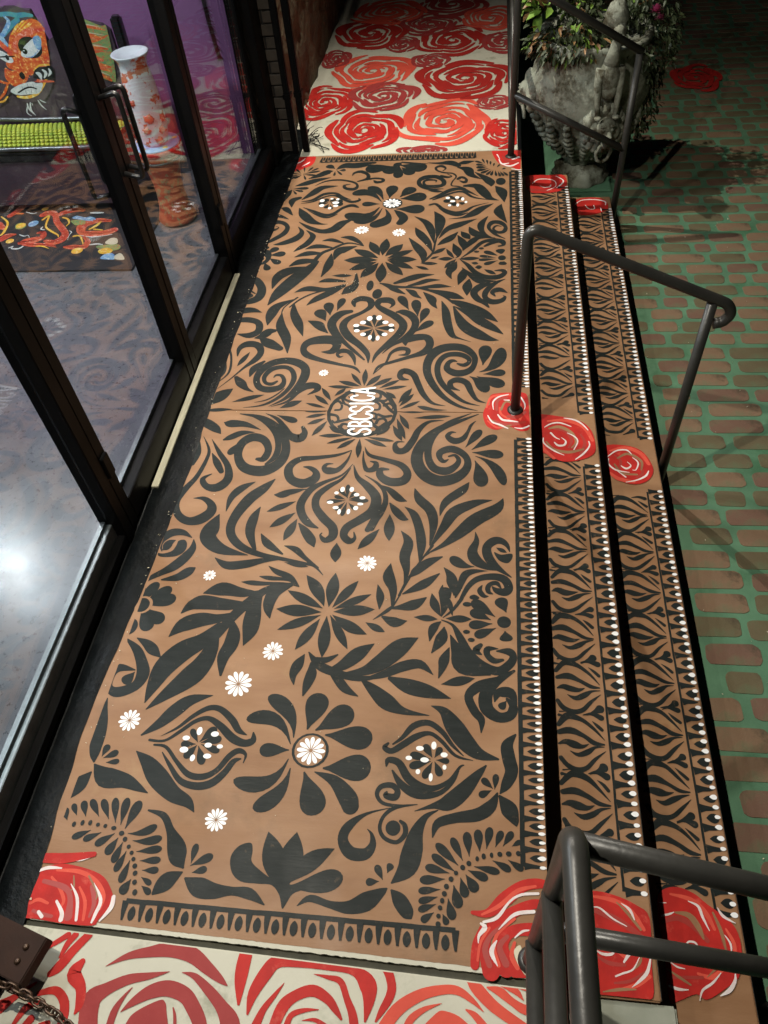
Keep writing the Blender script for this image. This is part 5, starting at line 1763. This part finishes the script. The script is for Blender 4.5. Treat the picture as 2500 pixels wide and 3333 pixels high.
bm = bmesh.new(); box(bm, UX - .22, UY - .22, ZG + .001, UX + .22, UY + .20, ZG + .02, bev=.008); part('plinth', bm, 'green', urn)
def blob(bm, c, s, seg=18, n=.0, f=9, rot=None):
    res = bmesh.ops.create_uvsphere(bm, u_segments=seg, v_segments=seg // 2 + 2, radius=1)
    for v in res['verts']:
        q = Vector((v.co.x * s[0], v.co.y * s[1], v.co.z * s[2]))
        if n: q += v.co * n * noise.fractal(Vector((v.co.x * f, v.co.y * f, v.co.z * f)) + Vector(c) * 3, .8, 2, 4)
        if rot: q = rot @ q
        v.co = q + Vector(c)
    for f_ in bm.faces: f_.smooth = True
def lion(ang, z, s, mkpart='lion_head'):
    bm = bmesh.new(); rr = .355
    blob(bm, (0, 0, .02), (.14 * s, .085 * s, .13 * s), 36, .035 * s, 3.2)
    for k in range(16):
        a = k / 16 * 6.28; blob(bm, (.115 * s * math.cos(a), -.02, .02 + .11 * s * math.sin(a)), (.035 * s, .045 * s, .05 * s), 10, .008, 5)
    blob(bm, (0, -.075 * s, .045 * s), (.062 * s, .05 * s, .06 * s), 16)
    blob(bm, (0, -.105 * s, -.005 * s), (.036 * s, .06 * s, .045 * s), 14); blob(bm, (0, -.155 * s, .01 * s), (.02 * s, .016 * s, .013 * s), 8)
    blob(bm, (0, -.09 * s, -.058 * s), (.028 * s, .035 * s, .022 * s), 10)
    for sx in (-1, 1):
        blob(bm, (sx * .028 * s, -.118 * s, .045 * s), (.011 * s, .01 * s, .009 * s), 8); blob(bm, (sx * .030 * s, -.112 * s, .066 * s), (.022 * s, .014 * s, .008 * s), 8)
        blob(bm, (sx * .075 * s, -.05 * s, .10 * s), (.024 * s, .014 * s, .03 * s), 8)
        tube(bm, [(sx * .03 * s, -.10 * s, -.06 * s), (sx * .05 * s, -.085 * s, -.11 * s), (sx * .035 * s, -.075 * s, -.16 * s), (sx * .002, -.08 * s, -.175 * s)], .011 * s, 8)
    bmesh.ops.transform(bm, matrix=Matrix.Translation((UX + rr * math.cos(ang), UY + rr * math.sin(ang), z)) @ Matrix.Rotation(ang + math.pi / 2, 4, 'Z'), verts=bm.verts)
    part(mkpart, bm, 'stone', urn, smooth=True)
lion(R(-78), .01, 1.0); lion(R(-172), .13, .85); lion(R(20), .1, .85)
# slim standing animal carved above the front lion head
bm = bmesh.new(); a = R(-80)
def U(t_, d, z): return (UX + math.cos(a) * (.36 + d) - math.sin(a) * t_, UY + math.sin(a) * (.36 + d) + math.cos(a) * t_, z)
blob(bm, U(.0, .05, .355), (.062, .055, .10), 22, .006); blob(bm, U(0.005, .05, .275), (.05, .045, .06), 18, .004)
for s_ in (-1, 1):
    tube(bm, [U(s_ * .055, .05, .40), U(s_ * .068, .06, .31), U(s_ * .062, .075, .22), U(s_ * .056, .085, .135)], .02, 10, radii=[.034, .026, .019, .016]); blob(bm, U(s_ * .056, .10, .128), (.024, .026, .014), 10)
tube(bm, [U(0, .05, .42), U(.01, .05, .49), U(.015, .06, .55)], .03, 12, radii=[.05, .036, .03]); blob(bm, U(.015, .08, .60), (.04, .055, .05), 16, .005); blob(bm, U(.015, .13, .585), (.018, .035, .02), 10)
blob(bm, U(.0, .03, .66), (.07, .06, .09), 16, .02, 4)
part('standing_animal', bm, 'stone', urn, smooth=True)
# acanthus leaves in relief round the lower bowl
for k in range(11):
    bm = bmesh.new(); aa = R(-180 + k * 22)
    for t_ in range(9):
        u = t_ / 8; rr = .16 + .19 * math.sin(u * 1.5); z = -.25 + .30 * u
        blob(bm, (UX + (rr + .012) * math.cos(aa), UY + (rr + .012) * math.sin(aa), z), (.020 + .018 * math.sin(math.pi * u), .020 + .018 * math.sin(math.pi * u), .026), 8, .004)
    part('acanthus_leaf', bm, 'stone', urn, smooth=True)

def leafcard(bm, c, d, up, L, W, mi):
    d = d.normalized(); s_ = d.cross(up).normalized() * W; nrm = s_.cross(d).normalized()
    pts = [c, c + d * L * .3 + s_ * .8 + nrm * L * .05, c + d * L * .65 + s_ * .7 + nrm * L * .04, c + d * L - nrm * L * .1, c + d * L * .65 - s_ * .7 + nrm * L * .04, c + d * L * .3 - s_ * .8 + nrm * L * .05]
    mid_ = bm.verts.new(c + d * L * .5 - nrm * L * .02); vs = [bm.verts.new(p) for p in pts]
    for i in range(6):
        f = bm.faces.new((vs[i], vs[(i + 1) % 6], mid_)); f.material_index = mi; f.smooth = True
pl = empty('planted_shrub', (UX, UY, .45)); tag(pl, 'mixed shrub with bright green and dark drooping leaves planted in the stone urn', 'plant')
rp = random.Random(12)
def foliage(name, n, cen, ext, L, W, mats, wts, droop, seed):
    bm = bmesh.new(); r = random.Random(seed)
    for _ in range(n):
        while True:
            v = Vector((r.uniform(-1, 1), r.uniform(-1, 1), r.uniform(-1, 1)))
            if v.length < 1: break
        q = Vector(cen) + Vector((v.x * ext[0], v.y * ext[1], v.z * ext[2]))
        if noise.noise(q * 6.5) < -.12: continue
        d = (Vector((v.x, v.y, v.z * .4 - droop)) + Vector((r.gauss(0, .5), r.gauss(0, .5), r.gauss(0, .5))))
        leafcard(bm, q, d, Vector((r.gauss(0, .3), r.gauss(0, .3), 1)), L * r.uniform(.6, 1.3), W * r.uniform(.7, 1.2), r.choices(range(len(mats)), wts)[0])
    return tag(part(name, bm, mats, pl), kind='stuff')
foliage('dark_leaves', 2600, (.86, 5.58, .42), (.34, .30, .34), .05, .012, ['leafd'], (1,), .8, 1)
foliage('dark_leaves', 1100, (.98, 5.56, .10), (.15, .2, .30), .045, .011, ['leafd'], (1,), 1.0, 2)
foliage('bright_leaves', 110, (.33, 5.50, .66), (.14, .16, .12), .10, .030, ['leaf', 'leafr'], (5, 1), .1, 3)
foliage('rusty_leaves', 130, (.42, 5.45, .50), (.16, .14, .10), .08, .018, ['leafr', 'leafd', 'leaf'], (3, 3, 1), .5, 4)
foliage('dark_leaves', 900, (.50, 5.30, .50), (.28, .12, .10), .055, .014, ['leafd', 'leafr', 'leaf'], (7, 2, 1), .8, 7)
foliage('dark_leaves', 900, (.52, 5.62, .60), (.34, .3, .16), .06, .015, ['leafd', 'leaf'], (7, 1), .3, 5)
for c_, s_ in (((.99, 5.42, .60), .05), ((1.03, 5.46, .55), .04)):
    bm = bmesh.new(); r = random.Random(int(s_ * 900))
    for k in range(26):
        a = k * 2.4; e = k / 26 * 1.4; d = Vector((math.cos(a) * math.sin(e), math.sin(a) * math.sin(e), math.cos(e)))
        leafcard(bm, Vector(c_), d, Vector((.1, .2, 1)), s_, s_ * .3, 0)
    part('flower', bm, 'pink', pl)
bm = bmesh.new()
for k in range(6):
    a = rp.uniform(0, 6.28); tube(bm, [(.68, 5.56, .44), (.68 + .1 * math.cos(a), 5.56 + .1 * math.sin(a), .55), (.68 + .28 * math.cos(a), 5.56 + .26 * math.sin(a), .62)], .008, 6)
part('stem', bm, 'leafr', pl)

# ------------------------------------------------------------------ rusted box, chain and spike in the near left corner
rbx = empty('steel_box', (-1.3, .3, 0)); tag(rbx, 'rusted brown steel box jutting in at the lower left corner above the chain', 'box')
bm = bmesh.new(); box(bm, -.34, -.058, 0, .075, .058, .045, bev=.003)
ro = Matrix.Translation((-1.185, .318, .060)) @ Matrix.Rotation(R(-16), 4, 'Z'); bmesh.ops.transform(bm, matrix=ro, verts=bm.verts); part('body', bm, 'rust', rbx)
bm = bmesh.new(); box(bm, -.30, -.09, -.012, -.012, -.066, .0, bev=.002); bmesh.ops.transform(bm, matrix=ro, verts=bm.verts); part('lower_flange', bm, 'rust', rbx)
bm = bmesh.new(); box(bm, -.33, -.04, -.060, -.16, .04, -.001, bev=.002); bmesh.ops.transform(bm, matrix=ro, verts=bm.verts); part('bracket', bm, 'rust', rbx)
for dx, dy in ((.035, .02), (.035, -.015)):
    bm = bmesh.new(); lathe(bm, [(.004, .045), (.009, .045), (.008, .049), (.003, .051)], 10); bmesh.ops.transform(bm, matrix=ro @ Matrix.Translation((dx, dy, 0)), verts=bm.verts); part('screw', bm, 'chain', rbx)
ch = empty('chain', (-1.1, .22, 0)); tag(ch, 'rusty twisted chain hanging across the lower left corner', 'chain')
cp = [Vector(p) for p in ((-1.34, .236, .17), (-1.20, .240, .135), (-1.147, .236, .118), (-1.09, .220, .108), (-1.045, .204, .10), (-1.0, .186, .095), (-.955, .160, .095), (-.90, .12, .10), (-.80, .05, .12))]
def chain_pts(step):
    out = []; acc = 0
    for i in range(len(cp) - 1):
        L_ = (cp[i + 1] - cp[i]).length; n_ = 24
        for k in range(n_):
            p = cp[i].lerp(cp[i + 1], k / n_)
            if not out or (p - out[-1]).length >= step: out.append(p)
    return out
lk = bmesh.new(); ma, mi_ = 14, 7
ring = []
for i in range(ma):
    a = 2 * math.pi * i / ma; cx_ = (.0062 + (.0045 if math.cos(a) > 0 else 0)) * 0 + .0088 * math.cos(a) + (.003 if math.cos(a) > .1 else -.003 if math.cos(a) < -.1 else 0); cy_ = .0066 * math.sin(a)
    rr = []
    for j in range(mi_):
        b = 2 * math.pi * j / mi_; rr.append(lk.verts.new((cx_ + .0026 * math.cos(b) * math.cos(a), cy_ + .0026 * math.cos(b) * math.sin(a), .0026 * math.sin(b))))
    ring.append(rr)
for i in range(ma):
    for j in range(mi_):
        f = lk.faces.new((ring[i][j], ring[(i + 1) % ma][j], ring[(i + 1) % ma][(j + 1) % mi_], ring[i][(j + 1) % mi_])); f.smooth = True
lme = bpy.data.meshes.new('chain_link'); lk.to_mesh(lme); lk.free(); lme.materials.append(M['chain'])
lme.transform(Matrix.Scale(1.4, 4)); cpt = chain_pts(.0195)
for k in range(len(cpt) - 1):
    o = bpy.data.objects.new('chain_link', lme); COL.objects.link(o); o.parent = ch; o.matrix_parent_inverse = Matrix.Translation(ch.location).inverted()
    d = (cpt[k + 1] - cpt[k]).normalized(); q = d.to_track_quat('X', 'Z'); q = q @ Matrix.Rotation(R(45 + 78 * k), 3, 'X').to_quaternion()
    o.rotation_mode = 'QUATERNION'; o.rotation_quaternion = q; o.location = cpt[k]
sp = obj('floor_spike', lathe(bmesh.new(), [(.024, .0), (.026, .03), (.019, .06), (.012, .095), (.003, .105)], 7, -.985, .155), 'rust')
tag(sp, 'small dark spike tip rising at the bottom edge near the chain', 'spike')

# ------------------------------------------------------------------ inside the shop
pw = obj('purple_wall', bx(-9, 5.06, 0, -1.462, 5.2, 3.1), 'purple'); tag(pw, 'plain purple wall inside the shop behind the dragon seat', 'wall')
tag(obj('ceiling', bx(-9, -4, 3.1, -1.36, 5.06, 3.2), 'n'), kind='structure')
iw = obj('side_wall', bx(-9.2, -4, 0, -9, 5.2, 3.1), 'purple'); tag(iw, 'purple side wall deep inside the shop', 'wall')
rug = empty('rug', (-2.7, 4.0, 0)); tag(rug, 'black rug with red dragons and clouds in front of the dragon seat', 'rug')
part('pile', bx(-4.2, 3.66, .001, -1.96, 4.62, .010, bev=.003), 'rug', rug)
for pl_, shapes in art['rug_dragon']:
    p = Paint(.0112)
    for k, c, v in shapes: draw(p, k, c, v)
    o = p.build('dragon_design', rug, True); o.matrix_parent_inverse = Matrix.Translation(rug.location).inverted()
    # scales picked out along the bodies
    bm = bmesh.new(); r = random.Random(2)
    for k, c, v in shapes:
        if k == 's' and c == 'r':
            for i in range(0, len(v) - 3, 3):
                for t_ in range(5):
                    u = t_ / 5; x = v[i] + (v[i + 3] - v[i]) * u; yy = v[i + 1] + (v[i + 4] - v[i + 1]) * u; w = v[i + 2] * .32
                    for s_ in (-1, 0, 1):
                        x2, y2 = x + s_ * w * .9, yy + r.uniform(-.006, .006); bm.faces.new([bm.verts.new((x2 + .007 * math.cos(q), y2 + .005 * math.sin(q), .0165)) for q in (0, 1.57, 3.14, 4.71)])
    o = tag(part('scales', bm, 'o', rug), kind='stuff')
seat = empty('dragon_seat', (-2.7, 4.5, 0)); tag(seat, 'black lacquered seat with a painted dragon back and green scaled cushion', 'seat')
part('seat_frame', bx(-3.6, 4.30, .33, -2.09, 4.72, .385, bev=.012), 'wood', seat)
part('front_apron', bx(-3.6, 4.31, .06, -2.12, 4.34, .328, bev=.006), 'n', seat)
bm = bmesh.new(); N = 30; gg = []
for i in range(N + 1):
    x = -3.55 + 1.40 * i / N; rr = []
    for j in range(9):
        v_ = j / 8; yy = 4.315 + .33 * v_; b_ = .02 * math.sin(math.pi * v_) + .006 * noise.noise(Vector((x * 25, yy * 25, 0)))
        rr.append(bm.verts.new((x, yy - .012 * math.cos(i / N * 3.14 * 3), .405 + b_)))
    gg.append(rr)
for i in range(N):
    for j in range(8): f = bm.faces.new((gg[i][j], gg[i + 1][j], gg[i + 1][j + 1], gg[i][j + 1])); f.smooth = True
part('cushion', bm, 'scale_green', seat)
sc_ = bmesh.new(); r = random.Random(8)
for i in range(46):
    for j in range(9):
        x = -3.5 + i * .0295 + (.015 if j % 2 else 0); yy = 4.335 + j * .034
        blob(sc_, (x, yy, .418 + .018 * math.sin(math.pi * (j + .5) / 9)), (.014, .016, .006), 6)
part('cushion_scales', sc_, 'scale_green', seat)['kind'] = 'stuff'
tbm = bmesh.new(); tube(tbm, [(-3.6, 4.30, .412), (-3.1, 4.285, .415), (-2.75, 4.30, .412), (-2.4, 4.295, .412), (-2.13, 4.32, .410)], .012, 8); part('front_edge', tbm, 'frame_in', seat)
tbm = bmesh.new(); tube(tbm, [(-3.6, 4.655, .425), (-3.1, 4.67, .44), (-2.8, 4.66, .43), (-2.4, 4.655, .43), (-2.14, 4.64, .425)], .012, 8); part('back_edge', tbm, 'frame_in', seat)
part('back_panel', bx(-3.6, 4.702, .42, -2.10, 4.735, .72, bev=.004), 'n', seat)
part('back_post', bx(-2.112, 4.69, .0, -2.055, 4.75, .945, bev=.012), 'wood', seat)
for z in (.5, .56, .62, .68):
    for i in range(14): part('back_slat', bx(-3.5 + i * .1, 4.692, z - .06, -3.45 + i * .1, 4.700, z - .005), 'n', seat) if z == .5 else None
for nm in ('dragon_face', 'dragon_wing'):
    for pl_, shapes in art[nm]:
        p = Paint(upright=4.690 if nm == 'dragon_face' else 4.688)
        for k, c, v in shapes: draw(p, k, c, v)
        o = p.build(nm, seat, True); o.matrix_parent_inverse = Matrix.Translation(seat.location).inverted()
bmk = bmesh.new(); face_pts = [(-3.4, .42), (-3.4, .97), (-2.75, 1.02), (-2.56, 1.0), (-2.52, .84), (-2.32, .945), (-2.17, .912), (-2.128, .88), (-2.125, .66), (-2.12, .42)]
f = bmk.faces.new([bmk.verts.new((x, 4.695, z)) for x, z in face_pts]); ex = bmesh.ops.extrude_face_region(bmk, geom=[f])
for v in ex['geom']:
    if isinstance(v, bmesh.types.BMVert): v.co.y += .03
bmesh.ops.triangulate(bmk, faces=bmk.faces[:]); part('carved_back', bmk, 'n', seat)
# black feather boa on the wall
fb = bmesh.new(); rf = random.Random(3)
for i in range(1500):
    z = rf.uniform(.62, 3.0); a = rf.uniform(0, 6.28); c0 = Vector((-1.625 + .02 * math.sin(z * 5), 4.985, z))
    d = Vector((math.cos(a), -abs(math.sin(a)) * .5, -.9)).normalized(); q = c0 + d * rf.uniform(.03, .075); w = Vector((.002, 0, .003))
    fb.faces.new([fb.verts.new(p) for p in (c0 - w, c0 + w, q)])
tube(fb, [(-1.625 + .02 * math.sin(z * 5), 4.985, z) for z in [.60 + k * .1 for k in range(24)]], .012, 8)
tag(obj('feather_boa', fb, 'wire'), 'black feathery strand hanging down the purple wall behind the far glass pane', 'boa')
# drum stool and vase
VX, VY = -1.845, 4.22
st = empty('drum_stool', (VX, VY, 0)); tag(st, 'red lacquered drum stool with a blue top under the tall white vase', 'stool')
part('drum', lathe(bmesh.new(), [(.02, .0), (.10, .0), (.115, .02), (.105, .05), (.09, .10), (.082, .18), (.085, .25), (.10, .34), (.115, .39), (.118, .43), (.02, .43)], 40, VX, VY), 'drum_red', st)
part('rim', lathe(bmesh.new(), [(.10, .431), (.136, .431), (.140, .442), (.136, .455), (.10, .455)], 40, VX, VY), 'r', st)
bm = lathe(bmesh.new(), [(.02, .4555), (.133, .4555), (.130, .462), (.02, .462)], 40, VX, VY); part('blue_top', bm, 'b', st)
bm = bmesh.new(); tube(bm, [(VX + .121 * math.cos(a), VY + .121 * math.sin(a), .385) for a in [k * .2 for k in range(33)]], .006, 8); part('metal_band', bm, 'frame_in', st)
for k in range(5):
    a = k * 1.256 + .5; bm = bmesh.new(); blob(bm, (VX + .106 * math.cos(a), VY + .106 * math.sin(a), .4635), (.016, .016, .0015), 10); part('yellow_blossom', bm, 'y', st)
va = empty('tall_vase', (VX, VY, .462)); tag(va, 'tall white porcelain vase with red painted figures standing on the drum stool', 'vase')
part('body', lathe(bmesh.new(), [(.02, .463), (.070, .463), (.073, .475), (.084, .51), (.091, .58), (.092, .68), (.088, .76), (.078, .82), (.073, .855), (.078, .885), (.092, .908), (.097, .915), (.090, .915), (.068, .88), (.06, .85)], 44, VX, VY), 'vase', va)
part('white_lip', lathe(bmesh.new(), [(.02, .892), (.080, .898), (.097, .9155), (.0985, .919), (.093, .921), (.07, .906), (.02, .898)], 44, VX, VY), 'white_china', va)
for k, (a, z, s_) in enumerate(((-1.2, .62, .03), (-.6, .55, .026), (-1.9, .70, .022), (-.9, .50, .024), (-1.5, .56, .022), (-.3, .60, .02))):
    bm = bmesh.new(); blob(bm, (VX + .088 * math.cos(a), VY + .088 * math.sin(a), z), (s_, s_ * .5, s_ * .7), 12, .012, 3); part('red_figure', bm, 'drum_red', va)
# canopy over the walk, out of the frame but there
cn = obj('canopy', bx(-1.44, -3, 3.55, .9, 12, 3.65), 'n'); tag(cn, 'flat dark canopy high over the painted platform', 'canopy')

# grit and crumbs of plaster lying on the platform
gb = bmesh.new(); rg = random.Random(31)
def grit(x, y, z, s):
    vs = [gb.verts.new((x + s * rg.uniform(-1, 1), y + s * rg.uniform(-1, 1), z + .0045 + s * q)) for q in (0, 0, 0, rg.uniform(.5, 1.2))]
    for q in ((0, 1, 3), (1, 2, 3), (2, 0, 3), (0, 2, 1)): gb.faces.new([vs[i] for i in q])
for _ in range(170): grit(rg.uniform(-1.2, .15), rg.uniform(.45, 4.9), 0, rg.choice((.0012, .0018, .003)))
for _ in range(70): grit(-1.235 + rg.gauss(0, .010), rg.uniform(.45, 4.9), .004, rg.choice((.003, .004, .005)))
for _ in range(90): grit(-.68 + rg.gauss(0, .05), 3.52 + rg.gauss(0, .07), 0, rg.choice((.002, .003)))
for _ in range(60): grit(rg.uniform(.85, 1.6), rg.uniform(.6, 6), ZG, .004)
tag(obj('plaster_grit', gb, 'c'), kind='stuff')
